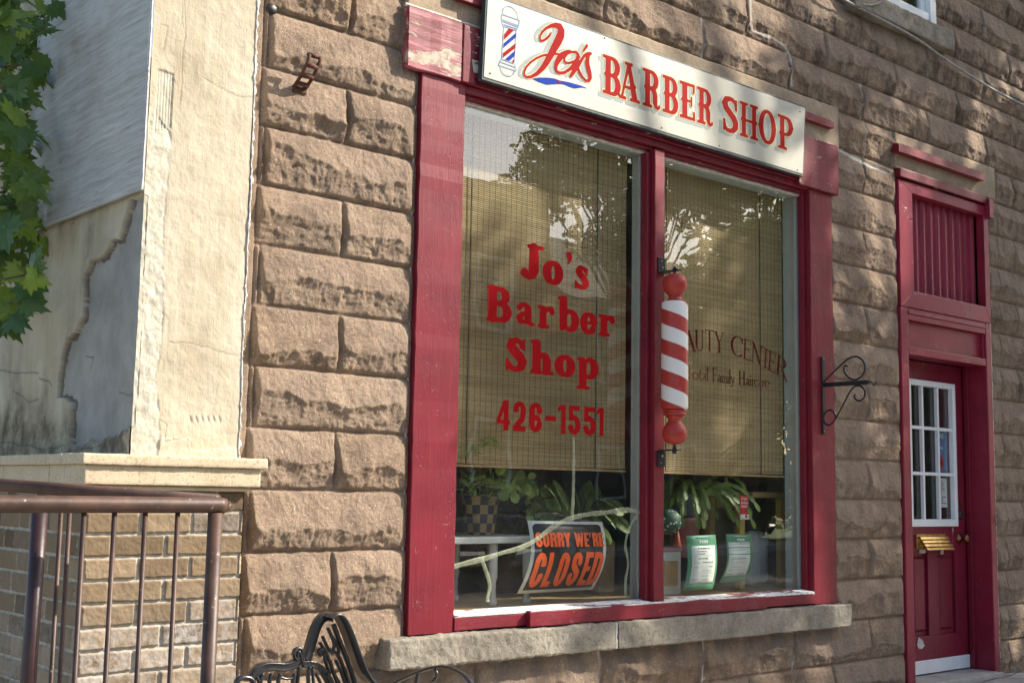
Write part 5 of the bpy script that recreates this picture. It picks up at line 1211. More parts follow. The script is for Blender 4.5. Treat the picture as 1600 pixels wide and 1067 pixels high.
# two PASS notices with green borders
def notice(lbl, quad, seed, striped, curve):
    a, b, c, d = [at(*p, .062) for p in quad]  # TL TR BR BL
    t = thing('inspection_notice', lbl, 'notice', tuple((a+b+c+d)/4), 'PASS notices in the right pane')
    def f(s, v):
        top = a+(b-a)*s; bot = d+(c-d)*s; p = top+(bot-top)*v; yy = .062-.012*sin(min(v/.5, 1)*pi/2)+curve*max(0, (v-.45)/.55)**1.8
        return (top[0]*(1)+0*p[0] + (bot[0]-top[0])*v*.0 , yy, p[2])
    sheet('card', t, M['green_card'], f, 0, 1, 0, 1)
    def w(s0, s1, v0, v1, dy=-.0016, mat='paper', nm='paper'): sheet(nm, t, M[mat], lambda s, v: f(s, v), s0, s1, v0, v1, dy)
    if striped: w(.06,.90,.17,.27); w(.06,.90,.29,.41); w(.06,.90,.43,.87)
    else: w(.14,.93,.19,.87)
    w(.30,.80,.035,.05, -.0016, 'paper' if striped else 'blue_card', 'strip')
    mp = lambda x, z: (f(x, z)[0], f(x, z)[1]-.003, f(x, z)[2])
    text_mb([('C', ch, .42+i*.075, .42+i*.075+.06, .145, .09) for i, ch in enumerate('PASS')], mp, .06).build('heading', M['paper'], t)
    rr = random.Random(seed); LN = []; v = 0
    def dash(s0, s1, v, th=.006):
        s = s0; pp_ = None
        while s < s1:
            e_ = min(s1, s+rr.uniform(.02, .07)); q_ = [np.array(f(*k))+np.array([0,-.0032,0]) for k in ((s, v-th*rr.uniform(.5,1)), (e_, v-th*rr.uniform(.4,1)), (e_, v+th), (s, v+th))]
            ln = MB().add(q_, [(0,1,2,3)]); LN.append(ln); s = e_+rr.uniform(.008, .03)
    rows = [(.35,.75,.235,.010),(.32,.62,.29,.009),(.30,.6,.335,.008),(.18,.85,.375,.002),(.34,.66,.42,.009),(.20,.42,.50,.003),(.5,.85,.49,.008),(.22,.36,.58,.006),(.7,.84,.57,.005),(.5,.8,.64,.003),(.3,.85,.68,.002),(.5,.74,.74,.004),(.18,.42,.80,.007),(.55,.75,.80,.005)]
    if striped: rows = [(.5,.86,.20,.009),(.10,.48,.21,.003),(.5,.84,.32,.006),(.1,.5,.335,.003),(.74,.86,.37,.006),(.2,.7,.47,.004),(.18,.75,.51,.009),(.15,.8,.57,.003),(.15,.8,.61,.002),(.2,.7,.68,.003),(.12,.35,.83,.007),(.58,.82,.83,.007),(.15,.85,.74,.002)]
    for a_0, a_1, v_, th in rows:
        LN.clear(); dash(a_0, a_1, v_, th); hw = MB()
        for l_ in LN: hw.add(l_.v, l_.f)
        hw.build('writing_line', M['ink'], t)
notice('green bordered PASS notice with one large white panel, nearer the striped pole', [(1072,837),(1118,835),(1113,921),(1069,923)], 5, False, .035)
notice('green bordered PASS notice with three white panels, beneath the small red card', [(1134,834),(1173,834),(1168,908),(1128,911)], 6, True, .06)
pc = thing('poppy_card', 'small red card with white foot stuck to the right pane above the notices', 'card', (5.735, .05, 1.13))
pf = lambda s, v: (5.695+.080*s, .050, 1.205-.135*v)
sheet('card', pc, M['red_card'], pf, 0, 1, 0, 1, 0, 3, 3); sheet('white_foot', pc, M['paper'], pf, 0, 1, .78, .995, -.0014, 3, 3)
mb = MB()
cu_txt = []
def bfont_text(name, body, size, x, z, y, mat, parent, sx=1., bold=0., align='LEFT'):
    c = bpy.data.curves.new(name, 'FONT'); c.body = body; c.size = size; c.offset = bold; c.align_x = align; c.resolution_u = 3
    o = bpy.data.objects.new(name, c); COL.objects.link(o); dg = bpy.context.evaluated_depsgraph_get()
    me = bpy.data.meshes.new_from_object(o.evaluated_get(dg)); bpy.data.objects.remove(o)
    co = np.zeros(len(me.vertices)*3, np.float32); me.vertices.foreach_get('co', co); co = co.reshape(-1, 3)
    me.vertices.foreach_set('co', np.stack([x+co[:,0]*sx, np.full(len(co), y), z+co[:,1]], -1).astype(np.float32).ravel()); me.update(); me.materials.clear()
    return link(name, me, mat, parent)
for s_, x_, z_, sz in (('We Support', 5.702, 1.183, .015), ('the Poppy', 5.702, 1.160, .019), ('Campaign', 5.702, 1.141, .017)):
    bfont_text('lettering', s_, sz, x_, z_, .0482, M['paper'], pc, .85, .0004)
MB().lathe([(.002,0),(.010,0),(.010,.001),(.002,.0015)], (5.748,.0484,1.088), 12, axis=1).build('poppy_flower', M['red_card'], pc)
# poster and sheet behind the door panes
dp = thing('door_poster', 'blue poster with white lettering and red ring behind the door panes', 'poster', (8.13, .172, 1.5))
MB().box(8.00, 8.165, .1715, .1735, 1.395, 1.68).build('sheet', M['blue_card'], dp)
for i, (s_, sz) in enumerate((('YEAR', .052), ('SALE', .030), ('CUSTOM', .026), ('OPEN', .026), ('RING', .026))):
    bfont_text('lettering', s_, sz, 8.012, 1.632-.036*i-(.0 if i == 0 else .004), .1708, M['paper'], dp, .9, .0008)
MB().lathe([(.045,.0),(.045,.0012),(.022,.0012),(.022,.0)], (8.075,.1712,1.462), 24, axis=1).build('ring', M['red_card'], dp)
dn = MB().box(8.02, 8.15, .1715, .1735, 1.15, 1.355).build('door_notice', M['paper'], None); tag(dn, 'white typed sheet taped low behind the door panes', 'notice')
mb = MB(); rr = random.Random(3)
for i in range(11): mb.box(8.035, 8.06+rr.uniform(.02, .08), .1702, .1712, 1.325-i*.015, 1.330-i*.015)
mb.build('typed_lines', M['ink'], dn)

# ================================================================== TAPE OVER THE CRACKED PANE
def m_tape():
    n = NT('yellowed_clear_tape'); c = n.mix(n.ramp(n.noise(40, 4), [(.3, 0.), (.7, 1.)]), (.36,.42,.26), (.62,.66,.46)); m = n.done(c, .25, n.bump(n.noise(50, 3), .4, .003), .6)
    tr = n.n('BsdfTransparent'); mx = n.n('MixShader'); mx.inputs[0].default_value = .6; n.t.links.new(n.b.outputs[0], mx.inputs[1]); n.t.links.new(tr.outputs[0], mx.inputs[2]); n.t.links.new(mx.outputs[0], n.out.inputs[0]); return m
M['tape'] = m_tape()
def tape(name, label, pts, w, seed):
    P = smooth([np.array([at(x, y, .034)[0], at(x, y, .034)[2]]) for x, y in pts], 2); mb = MB(); prev = None
    for i, p in enumerate(P):
        t = P[min(i+1, len(P)-1)]-P[max(i-1, 0)]; t = t/(np.linalg.norm(t)+1e-9); nn = np.array([-t[1], t[0]]); k = w*(1+.22*float(vn2(np.array(i*.5), np.array(seed*1.), 3)))
        s = [(*(p+nn*o*k)[:1], .0345-h_, (p+nn*o*k)[1]) for o, h_ in ((-.5,.0), (-.42,.0022), (-.1,.0012), (.1,.003), (.42,.0022), (.5,.0))]
        s = [(float(a), float(b), float(c)) for a, b, c in s]
        if prev: mb.add(prev+s, [(q_, q_+1, q_+7, q_+6) for q_ in range(5)])
        prev = s
    o = mb.build(name, M['tape'], None, True); tag(o, label, 'tape', 'tape strips over the cracked pane')
tape('crack_tape', 'long wavy strip of yellowed tape across the lower left pane', [(705,886),(730,879),(760,872),(785,863),(815,856),(840,842),(862,824),(884,812),(915,803),(945,801),(980,795),(999,800)], .024, 1)
tape('crack_tape', 'hooked strip of tape running down the right edge of the left pane', [(999,800),(990,812),(981,830),(976,852),(980,866),(982,885),(977,905),(977,930)], .017, 2)
tape('crack_tape', 'straight upright strip of tape hanging below the phone number', [(896.5,683),(897,720),(896,760),(894,812)], .020, 3)
tape('crack_tape', 'short kinked strip of tape at the lower left of the left pane', [(751,870),(757,885),(764,905),(766,918),(762,930),(762,940)], .022, 4)

# ================================================================== PLANTS AND THINGS BEHIND THE GLASS
class LV:
    def __init__(s): s.v = []; s.f = []; s.r = []
    def leaf(s, c, d, n, L, W, r, prof=((0,.12),(.25,.8),(.55,1.),(.8,.6),(1,.02)), bend=.15):
        d = np.array(d, float); d /= np.linalg.norm(d)+1e-9; n = np.array(n, float); w = np.cross(d, n); w /= np.linalg.norm(w)+1e-9; n = np.cross(w, d)
        b = len(s.v)
        for t, k in prof:
            p = np.array(c)+d*L*t-n*bend*L*t*t
            s.v += [p-w*W*k*.5+n*W*k*.12, p, p+w*W*k*.5+n*W*k*.12]; s.r += [r]*3
        for i in range(len(prof)-1):
            a = b+i*3; s.f += [(a, a+1, a+4, a+3), (a+1, a+2, a+5, a+4)]
    def build(s, name, mat, parent):
        me = bpy.data.meshes.new(name); me.from_pydata([tuple(map(float, p)) for p in s.v], [], s.f); me.update()
        a = me.attributes.new('rnd', 'FLOAT', 'POINT'); a.data.foreach_set('value', np.array(s.r, np.float32)); return link(name, me, mat, parent, True)
def rv(s=1.): return np.array([random.gauss(0, s) for _ in range(3)])
# checkered pot with a trailing round-leaved plant
cp = at(749, 835, .42); zc = cp[2]; pot = thing('checkered_pot', 'black and tan checkered flower pot on the white stand, lower left of window', 'flower pot', (cp[0], .42, zc))
def m_check():
    n = NT('checkered_glaze'); x, y, z = n.xyz(); a = n.math('MULTIPLY', n.math('ARCTAN2', n.math('SUBTRACT', y, .42), n.math('SUBTRACT', x, float(cp[0]))), 7/pi)
    k = n.math('MODULO', n.math('ADD', n.math('ABSOLUTE', n.math('FLOOR', a)), n.math('FLOOR', n.math('MULTIPLY', z, 22.))), 2.0)
    c = n.mix(n.math('GREATER_THAN', k, .5), (.02,.025,.035), (.42,.27,.12)); return n.done(c, .4)
MB().lathe([(.070,0),(.074,.01),(.098,.175),(.108,.18),(.110,.20),(.098,.20),(.085,.185)], (cp[0],.42,zc), 28).build('pot_body', m_check(), pot, True)
MB().lathe([(.01,.178),(.094,.180),(.094,.184),(.01,.186)], (cp[0],.42,zc), 20).build('soil', M['bark'], pot)
lv = LV()
for i in range(170):
    b = at(random.gauss(800, 20), random.gauss(757, 13), random.uniform(.17, .27)); lv.leaf(b, rv()+np.array([0,-.3,-.2]), rv(.6)+np.array([-.2,-1,.3]), .055, .052, random.random(), ((0,.3),(.2,.9),(.5,1.05),(.8,.85),(1,.25)), .1) if i < 46 else None
for i in range(150):
    b = at(random.uniform(722, 800), random.gauss(752, 13), random.uniform(.17, .30)); lv.leaf(b, rv(), rv(.6)+np.array([-.2,-1,.3]), .05, .010, random.random()*.8)
stems = MB()
for i in range(16):
    t = at(random.gauss(780, 30), random.gauss(750, 14), random.uniform(.18,.32)); stems.tube(smooth([(cp[0],.42,zc+.18), ((cp[0]+t[0])/2+random.uniform(-.03,.03), .42, t[2]+.03), t], 2), .0028, 5)
stems.tube(smooth([at(815,770,.33), at(826,785,.32), at(834,800,.31), at(838,822,.31), at(843,836,.31)], 2), .003, 5)
for k in range(14):
    f_ = k/13; lv.leaf(at(815+26*f_+random.uniform(-2,2), 770+62*f_, .31), rv()+np.array([0,0,-.4]), (-.2,-1,.2), .04, .012, .8)
# fine tendril lying across the foot of the blind
for k in range(60):
    f_ = k/59; lv.leaf(at(722+60*f_, 698+8*sin(f_*7)+random.uniform(-5, 5), .10), rv()+np.array([.5,0,.2]), (-.2,-1,.2), .035, .006, .2+.6*f_)
stems.build('stem', M['bark'], pot, True); lv.build('foliage', M['house_plant'], pot)
p_ = at(750, 744, .36); o = MB().lathe([(.002,0),(.012,.004),(.028,.02),(.030,.035),(.022,.052),(.012,.070),(.006,.085),(.001,.087)], (p_[0],.36,p_[2]-.04), 16).tube([(p_[0],.36,p_[2]-.03),(p_[0],.36,zc+.18)], .003, 5).build('gourd_ornament', M['yellow_wood'], None, True)
tag(o, 'yellow pear-shaped ornament on a stick among the potted leaves', 'ornament')
# white stand
w0 = at(712, 846, .25); stand = thing('white_stand', 'low white enamel table behind the left pane carrying the checkered pot', 'table', (cp[0], .42, .648))
MB().box(3.50, cp[0]+.26, .20, .62, zc-.034, zc-.001).build('table_top', M['white_p'], stand, bevel=.006)
for x_, y_ in ((cp[0]-.04, .26), (cp[0]+.20, .28), (cp[0]-.04, .56), (cp[0]+.20, .56)):
    MB().lathe([(.020,0),(.024,.02),(.018,.03),(.014,.08),(.017,.09),(.014,.11),(.018,.12),(.022,.14),(.022,zc-.036-.650)], (x_, y_, .649), 14).build('leg', M['white_p'], stand, True)
# dark bushy plant behind
lv = LV(); c0 = at(795, 800, .85)
for i in range(1500):
    d = rv(); b = np.array([c0[0], .85, c0[2]])+d*np.array([.13,.11,.14]); lv.leaf(b, rv(), rv(), .045, .016, random.random())
bu = thing('bushy_plant', 'dark twiggy bushy plant behind the checkered pot', 'plant', (c0[0], .85, .648)); lv.build('foliage', M['darkplant'], bu)
MB().lathe([(.09,0),(.12,.20),(.125,.22),(.11,.22)], (c0[0],.85,.649), 20).build('pot', M['bark'], bu, True); MB().tube([(c0[0],.85,.8),(c0[0],.85,c0[2])], .012, 6).build('stem', M['bark'], bu)
# fern
fr = thing('fern', 'light green fern spreading behind the closed sign', 'plant', (4.62, .75, .648)); lv = LV(); ctr = at(905, 835, .75); fst = MB()
fronds = [((850,778),(885,775)),((838,800),(870,778)),((960,792),(930,775)),((955,815),(940,790)),((945,840),(940,808)),((975,800),(935,768)),((870,762),(890,785)),((925,765),(912,790)),((830,820),(860,795)),((900,770),(905,800)),((985,830),(950,790)),((860,830),(870,800))]
for e_, m_ in fronds:
    P = smooth([ctr, at(*m_, .50+random.uniform(-.1,.1)), at(*e_, .30+random.uniform(-.08,.08))], 3); fst.tube(P, .003, 5)
    for i in range(2, len(P)-1):
        t = P[i+1]-P[i-1]; t /= np.linalg.norm(t)+1e-9; L = .095*sin(pi*(i/len(P))**.8)+.012
        for s_ in (1, -1):
            sd = np.cross(t, np.array([.2,-1,.5])); lv.leaf(P[i], sd*s_+t*.45, (-.2,-.8,.5), L, .012, random.random())
            mid_ = (P[i]+P[i+1])/2; lv.leaf(mid_, sd*s_+t*.45, (-.2,-.8,.5), L, .011, random.random())
lv.build('frond', M['fern'], fr); fst.build('stem', M['bark'], fr, True)
MB().lathe([(.08,0),(.11,.16),(.115,.18),(.10,.18)], (ctr[0],.75,.649), 20).build('pot', M['tan_wood'], fr, True)
a = at(937, 845, .55); b = at(961, 845, .55); o = MB().box(a[0], b[0], .55, .80, .649, a[2]).build('wooden_crate', M['tan_wood'], None, bevel=.005); tag(o, 'plain pale wooden crate just right of the closed sign', 'crate')
# right pane
def potp(name, label, px, ptop, pbot, y, r, mat):
    t = at(px, ptop, y); b = at(px, pbot, y); H = t[2]-b[2]; o = MB().lathe([(r*.72,0),(r*.95,H*.85),(r*1.08,H*.86),(r*1.08,H),(r*.9,H),(r*.85,H*.9)], (b[0], y, b[2]), 26).build(name, mat, None, True); tag(o, label, 'flower pot'); return t
M['blue_pot'] = simple('blue_grey_glaze', (.12,.20,.27), .4, .15); M['pink_pot'] = simple('pink_plastic', (.42,.17,.19), .45, .1)
pk = potp('pink_pot', 'dull pink tapered pot standing under the blue pot', 1069, 808, 870, .38, .095, M['pink_pot'])
pb = potp('blue_pot', 'blue grey glazed pot of strap-leaved plant behind the right pane', 1073, 772, 806, .38, .115, M['blue_pot'])
lv = LV()
for i in range(34):
    s0 = np.array([pb[0], .34, pb[2]])+np.array([random.uniform(-.08,.08), random.uniform(-.08,.08), 0]); side = random.choice((-1, -1, 1, 1, 1)); d = np.array([side*random.uniform(.4,1.2), random.uniform(-.8,.2), random.uniform(.3,1.)]); p = s0
    for k in range(7):
        d = d/np.linalg.norm(d); lv.leaf(p, d, (-.1,-1,.3), .062, .034, random.random()*.7+.15*random.random(), ((0,.35),(.3,.9),(.7,1.),(1,.4)), .05); p = p+d*.055; d = d+np.array([0,-.05,-.38])
plt = thing('strap_leaf_plant', 'drooping jointed-leaf cactus plant growing in the blue pot', 'plant', (pb[0], .5, pb[2])); lv.build('foliage', M['house_plant'], plt)
c1 = at(1044, 815, .20)
def m_cac():
    n = NT('spotted_cactus'); return n.done(n.mix(n.ramp(n.vor(42), [(.22, 1.), (.32, 0.)]), (.03,.085,.05), (.62,.66,.58)), .6)
o = MB().lathe([(.01,-.070),(.046,-.058),(.070,-.03),(.077,0),(.070,.032),(.048,.058),(.02,.072),(.002,.074)], (c1[0],.20,c1[2]), 28).build('round_cactus', m_cac(), None, True); tag(o, 'round green cactus dotted with white spines beside the mullion', 'cactus')
bxo = thing('display_box', 'pale box with red top beside the mullion at window foot', 'box', (5.12, .32, .65))
a = at(1038, 862, .24); b = at(1064, 862, .24); rt = at(1040, 855, .3)
MB().box(a[0]-.04, b[0], .24, .42, .649, a[2]).build('body', M['white_p'], bxo, bevel=.004); MB().box(a[0]-.045, b[0]+.005, .235, .425, a[2]+.001, a[2]+.02).build('red_lid', M['pink_pot'], bxo, bevel=.003)
MB().box(a[0]+.0, b[0]-.03, .236, .2395, .70, a[2]-.05).build('front_label', M['tan_wood'], bxo)
cc = at(1058, 850, .32); o = MB().lathe([(.028,.021),(.026,.03),(.002,.145)], (cc[0],.32,a[2]), 16).build('orange_cone', simple('orange_cone_paint', (.6,.10,.04), .5), None, True); tag(o, 'small orange cone ornament standing on the red-topped box', 'ornament')
a = at(1118, 770, .62); b = at(1231, 770, .34); tb = thing('plant_table', 'small yellowed wooden table inside the right pane holding an aloe', 'table', (5.9, .5, .65))
tx0, tx1, tz = at(1122,772,.55)[0], at(1231,770,.30)[0], at(1165,768,.40)[2]
MB().box(tx0, tx1, .28, .66, tz-.035, tz).build('table_top', M['tan_wood'], tb, bevel=.005)
for x_, y_ in ((at(1160,800,.30)[0], .30), (tx1-.05, .30), (tx0+.03, .62), (tx1-.05, .62)): MB().box(x_-.024, x_+.024, y_, y_+.04, .649, tz-.036).build('leg', M['yellow_wood'], tb, bevel=.003)
MB().box(tx0+.05, tx1-.05, .60, .615, tz-.10, tz-.036).build('apron', M['yellow_wood'], tb)
lv = LV(); a0 = at(1182, 767, .45)
for i in range(22):
    an = random.uniform(0, 2*pi); lv.leaf((a0[0]+.03*cos(an), .45+.03*sin(an), tz+.075), (cos(an)*1.3, sin(an)*.6-.2, random.uniform(.2,.8)), (0,0,1), random.uniform(.12,.24), .026, random.random()*.6, ((0,1.),(.4,.8),(.8,.4),(1,.05)), .35)
al = thing('aloe_plant', 'spiky aloe in a low pot on the yellowed table', 'plant', (a0[0], .45, tz)); lv.build('foliage', M['house_plant'], al); MB().lathe([(.05,0),(.075,.055),(.08,.075),(.07,.075)], (a0[0],.45,tz+.001), 20).build('pot', M['bark'], al, True)
f0 = at(1131, 766, .5); o = MB().lathe([(.018,0),(.022,.02),(.014,.04),(.018,.055),(.010,.07),(.012,.082),(.002,.092)], (f0[0]+.02,.5,tz+.001), 14).build('figurine', M['white_p'], None, True); tag(o, 'tiny white figurine at the left end of the yellowed table', 'figurine')
rk = at(1180, 838, .5); o = rough_box('white_rock', rk[0]-.09, rk[0]+.09, .44, .58, .649, rk[2]+.035, M['paper'], None, .01, .055, .012, 14, 3, skip=()); tag(o, 'rounded white rock resting low beside the striped notice card', 'rock')
ds = MB().box(at(1185,860,.7)[0], at(1222,860,.7)[0], .72, .95, .649, at(1200,842,.7)[2]).build('dark_planter', M['floorwood'], None, bevel=.006); tag(ds, 'dark wooden planter box under the yellowed table', 'planter')
# ================================================================== MAPLE BOUGH BESIDE THE PIER
mp = thing('maple_tree', 'young green maple whose leafy boughs hang over the alley side of the pier', 'tree', (.95, 1.4, -.1))
LOB = [(0,-.02),(.10,.02),(.32,-.12),(.30,.02),(.50,.06),(.38,.18),(.60,.38),(.40,.38),(.42,.52),(.24,.46),(.20,.62),(.24,.72),(.10,.74),(.0,1.0)]
OUT = LOB+[(-x, y) for x, y in LOB[-2:0:-1]]
class ML:
    def __init__(s): s.v = []; s.f = []; s.r = []
    def add(s, c, d, n, size, r):
        d = np.array(d, float); d /= np.linalg.norm(d); n = np.array(n, float); w = np.cross(d, n); w /= np.linalg.norm(w)+1e-9; n = np.cross(w, d)
        b = len(s.v); cup = random.uniform(-.25, .35); tw = random.uniform(-.2, .2)
        s.v.append(np.array(c)+d*.3*size); s.r.append(r)
        for x, y in OUT:
            x2 = x*random.uniform(.9, 1.1); y2 = y*random.uniform(.94, 1.06)
            z = -cup*abs(x2)*.9-.22*max(0, y2-.3)**1.5*1.2+tw*x2+random.uniform(-.02,.02); s.v.append(np.array(c)+(w*x2+d*y2+n*z)*size); s.r.append(r)
        m = len(OUT)
        for i in range(m): s.f.append((b, b+1+i, b+1+(i+1) % m))
    def build(s, name, mat, parent):
        me = bpy.data.meshes.new(name); me.from_pydata([tuple(map(float, p)) for p in s.v], [], s.f); me.update()
        a = me.attributes.new('rnd', 'FLOAT', 'POINT'); a.data.foreach_set('value', np.array(s.r, np.float32)); return link(name, me, mat, parent, False)
ml = ML(); tw = MB(); random.seed(21)
# bough ends: where the leaf sprays stand against the wall (x of plane from .9 to 1.8 m, in the alley)
sprays = [((20,20),52,16),((75,25),45,10),((60,60),40,15),((85,75),28,7),((20,70),45,8),((65,100),35,9),((25,135),38,8),((20,170),40,10),((10,105),30,5),
          ((22,210),42,12),((45,215),25,6),((20,250),42,12),((45,268),30,9),((15,300),42,12),((40,320),32,8),((30,352),38,12),((55,375),22,5),((20,400),42,13),((45,430),24,8),((15,450),38,10),((38,470),20,5),((10,490),28,6),((8,30),40,8),((5,330),40,8),((5,400),40,8)]
root_ = np.array([.95, 1.4, -.1]); trunk_pts = [root_, np.array([.93,1.42,.9]), np.array([.90,1.38,1.9]), np.array([.95,1.3,2.9]), np.array([1.0,1.25,4.0])]
for (px, py), rad_, n_ in sprays:
    dep = random.uniform(.35, 1.3); c = at(px-6, py, dep)
    src = trunk_pts[1]+(trunk_pts[4]-trunk_pts[1])*np.clip((c[2]-.9-.45)/3.1, 0, 1)
    tw.tube(smooth([src, (src+c)/2+np.array([0,0,.12]), c], 2), [.008]*1+[.007]*3+[.0045]*20 if False else .0045, 5)
    for i in range(int(n_*.72)):
        a = random.uniform(0, 2*pi); r_ = math.sqrt(random.random())*rad_*.62; q_ = at(px-6+r_*cos(a), py+r_*sin(a), dep+random.uniform(-.22,.22))
        if i % 3 == 0: tw.tube([c, q_], .0022, 4)
        sz = random.uniform(.095, .155); r = random.random()
        r = random.uniform(.75, 1) if random.random() < .26 else r*.40
        ml.add(q_, (random.gauss(.25,.6), random.gauss(-.2,.4), random.gauss(-.55,.5)), (random.gauss(-.15,.4), random.gauss(-.9,.3), random.gauss(.55,.4)), sz, r)
# leaves of the hidden part of the crown, left of the frame
for i in range(260):
    c = np.array([random.gauss(.75,.35), random.gauss(1.45,.45), random.gauss(2.9,.75)])
    if c[2] < 1.6: continue
    ml.add(c, rv()+np.array([0,0,-.5]), rv(.5)+np.array([0,-.3,.8]), random.uniform(.08,.12), random.random()*.5)
ml.build('foliage', M['maple'], mp); tw.build('branch', M['bark'], mp, True)
MB().tube(smooth(trunk_pts, 2), list(np.linspace(.055, .02, len(smooth(trunk_pts, 2)))), 10).build('trunk', M['bark'], mp, True)

# ================================================================== GROUND
def gz(x): return 0.0-.014*max(0, min(8-x, 9))
g = MB()
xs_ = [-60, -6, -1, 2, 5, 8, 20, 60]
def strip(mb, y0, y1, dz, m=0):
    for a, b in zip(xs_[:-1], xs_[1:]): mb.quad((a,y0,gz(a)+dz), (b,y0,gz(b)+dz), (b,y1,gz(b)+dz), (a,y1,gz(a)+dz), m)
strip(g, -90, 40, -.16); tag(g.build("ground", M["grass"]), kind="structure")
al = MB(); al.quad((-6,.301,-.13),(1.9,.301,-.13),(1.9,12,-.13),(-6,12,-.13)); tag(al.build('alley_pavement', M['walk']), kind='structure')
w = MB(); strip(w, -3.6, .30, -.004); strip(w, -3.6, -3.599, -.004)
for a, b in zip(xs_[:-1], xs_[1:]): w.quad((a,-3.6,gz(a)-.156), (b,-3.6,gz(b)-.156), (b,-3.6,gz(b)-.004), (a,-3.6,gz(a)-.004))
tag(w.build('sidewalk', M['walk']), kind='structure')
r_ = MB(); strip(r_, -14.5, -3.6, -.150); tag(r_.build('road', M['asphalt']), kind='structure')
w = MB(); strip(w, -16.5, -14.5, -.010)
for a, b in zip(xs_[:-1], xs_[1:]): w.quad((a,-14.5,gz(a)-.010), (b,-14.5,gz(b)-.010), (b,-14.5,gz(b)-.156), (a,-14.5,gz(a)-.156))
tag(w.build('far_pavement', M['walk']), kind='structure')
# slab joints and cracks near the doorway
cr_ = MB(); rr = random.Random(8)
for pts in ([(7.2,-.10),(8.0,-.14),(8.7,-.05),(9.6,-.12),(11,-.2)], [(8.02,-.14),(8.05,-.6),(7.98,-1.4)], [(8.9,.0),(9.0,-.5),(9.3,-1.1)], [(8.3,-.12),(8.45,-.3),(8.9,-.42)]):
    P = []
    for a, b in zip(pts[:-1], pts[1:]):
        for i in range(10): P.append((a[0]+(b[0]-a[0])*i/10+rr.uniform(-.012,.012), a[1]+(b[1]-a[1])*i/10+rr.uniform(-.012,.012)))
    for a, b in zip(P[:-1], P[1:]): cr_.quad((a[0]-.004,a[1]-.005,.0005),(b[0]-.004,b[1]-.005,.0005),(b[0]+.003,b[1]+.006,.0005),(a[0]+.003,a[1]+.006,.0005))
tag(cr_.build('pavement_cracks', M['ink']), kind='structure')

# ================================================================== ACROSS THE STREET (seen in the glass, shading the shop front)
def crown(name, clumps, n, size, mat, parent, seed):
    r = np.random.default_rng(seed); C = np.array([c[:3] for c in clumps]); R = np.array([c[3] for c in clumps])
    k = r.choice(len(C), n, p=(R**2)/(R**2).sum()); d = r.normal(size=(n, 3)); d /= np.linalg.norm(d, axis=1)[:, None]; rad = R[k]*r.random(n)**.45
    P = C[k]+d*rad[:, None]*np.array([1, 1, .75]); a = r.normal(size=(n, 3)); a /= np.linalg.norm(a, axis=1)[:, None]; b = np.cross(a, r.normal(size=(n, 3))); b /= np.linalg.norm(b, axis=1)[:, None]
    s = size*r.uniform(.6, 1.3, n)[:, None]
    V = np.stack([P-a*s*.5, P+b*s*.32, P+a*s*.5, P-b*s*.32], 1).reshape(-1, 3)
    me = bpy.data.meshes.new(name); me.vertices.add(len(V)); me.vertices.foreach_set('co', V.astype(np.float32).ravel())
    me.loops.add(len(V)); me.loops.foreach_set('vertex_index', np.arange(len(V), dtype=np.int32)); me.polygons.add(n)
    me.polygons.foreach_set('loop_start', np.arange(0, 4*n, 4, dtype=np.int32)); me.polygons.foreach_set('loop_total', np.full(n, 4, np.int32)); me.update(calc_edges=True)
    at_ = me.attributes.new('rnd', 'FLOAT', 'POINT'); at_.data.foreach_set('value', np.repeat(r.random(n), 4).astype(np.float32))
    return link(name, me, mat, parent)
SUN_AZ, SUN_EL = 119.3, 36.0
sv = np.array([sin(radians(SUN_AZ))*cos(radians(SUN_EL)), cos(radians(SUN_AZ))*cos(radians(SUN_EL)), sin(radians(SUN_EL))])
def tree(name, label, base, clumps, nleaf, size, seed, tr=.22):
    t = thing(name, label, 'tree', base); c = np.mean([k[:3] for k in clumps], 0); mb = MB(); zl = min(k[2]-k[3] for k in clumps)
    hub = np.array([base[0]+(c[0]-base[0])*.4, base[1]+(c[1]-base[1])*.4, max(2.6, zl*.8)])
    mb.tube(smooth([base, (base[0],base[1],1.5), hub], 2), list(np.linspace(tr, tr*.6, 14))[:len(smooth([base, (base[0],base[1],1.5), hub], 2))]+[tr*.6]*max(0, len(smooth([base, (base[0],base[1],1.5), hub], 2))-14), 10)
    mb.build('trunk', M['bark'], t, True); lb = MB()
    for k in clumps: lb.tube(smooth([hub, (hub+np.array(k[:3]))/2+np.array([0,0,.3]), np.array(k[:3])], 2), tr*.16, 6)
    lb.build('limb', M['bark'], t, True); crown('crown', clumps, nleaf, size, M['street_leaf'], t, seed); return t
# the street tree whose crown throws the dappled shade on the shop front: clumps hang between the wall and the sun
rr = random.Random(4)
def shade_clumps(spots, dmin, dmax):
    out = []
    for (x, z, r) in spots:
        t = rr.uniform(dmin, dmax); p = np.array([x, 0, z])+sv*t; out.append((p[0], p[1], p[2], r))
    return out
spA = []; 
for i in range(SHADE_N):
    x = rr.uniform(3.9, 10.6); z = rr.uniform(-1.2, 6.3)
    if x < 6.4 and rr.random() < .70: continue
    if x < 6.4 and z < 1.7 and rr.random() < .6: continue
    if z > 3.55 and x < 5.9 and rr.random() < .5: continue
    if abs(x-7.85) < .55 and abs(z-2.75) < .7 and rr.random() < .75: continue
    spA.append((x, z, rr.uniform(.30, .55) if x > 6.4 else rr.uniform(.16, .3)))
spA += [(x, z, .24) for x, z in ((3.95,2.45),(4.35,2.35),(4.7,2.2),(4.0,2.05),(4.45,1.95),(4.2,1.7),(4.6,1.6),(3.95,1.65),(5.4,2.3),(5.8,1.95),(6.1,2.4))]
cA = shade_clumps(spA, 7.0, 11.5)
tree('street_tree', 'leafy street tree at the kerb right of the shop, shading its front', (14.3, -4.6, -.1), cA, SHADE_L, .13, 5)
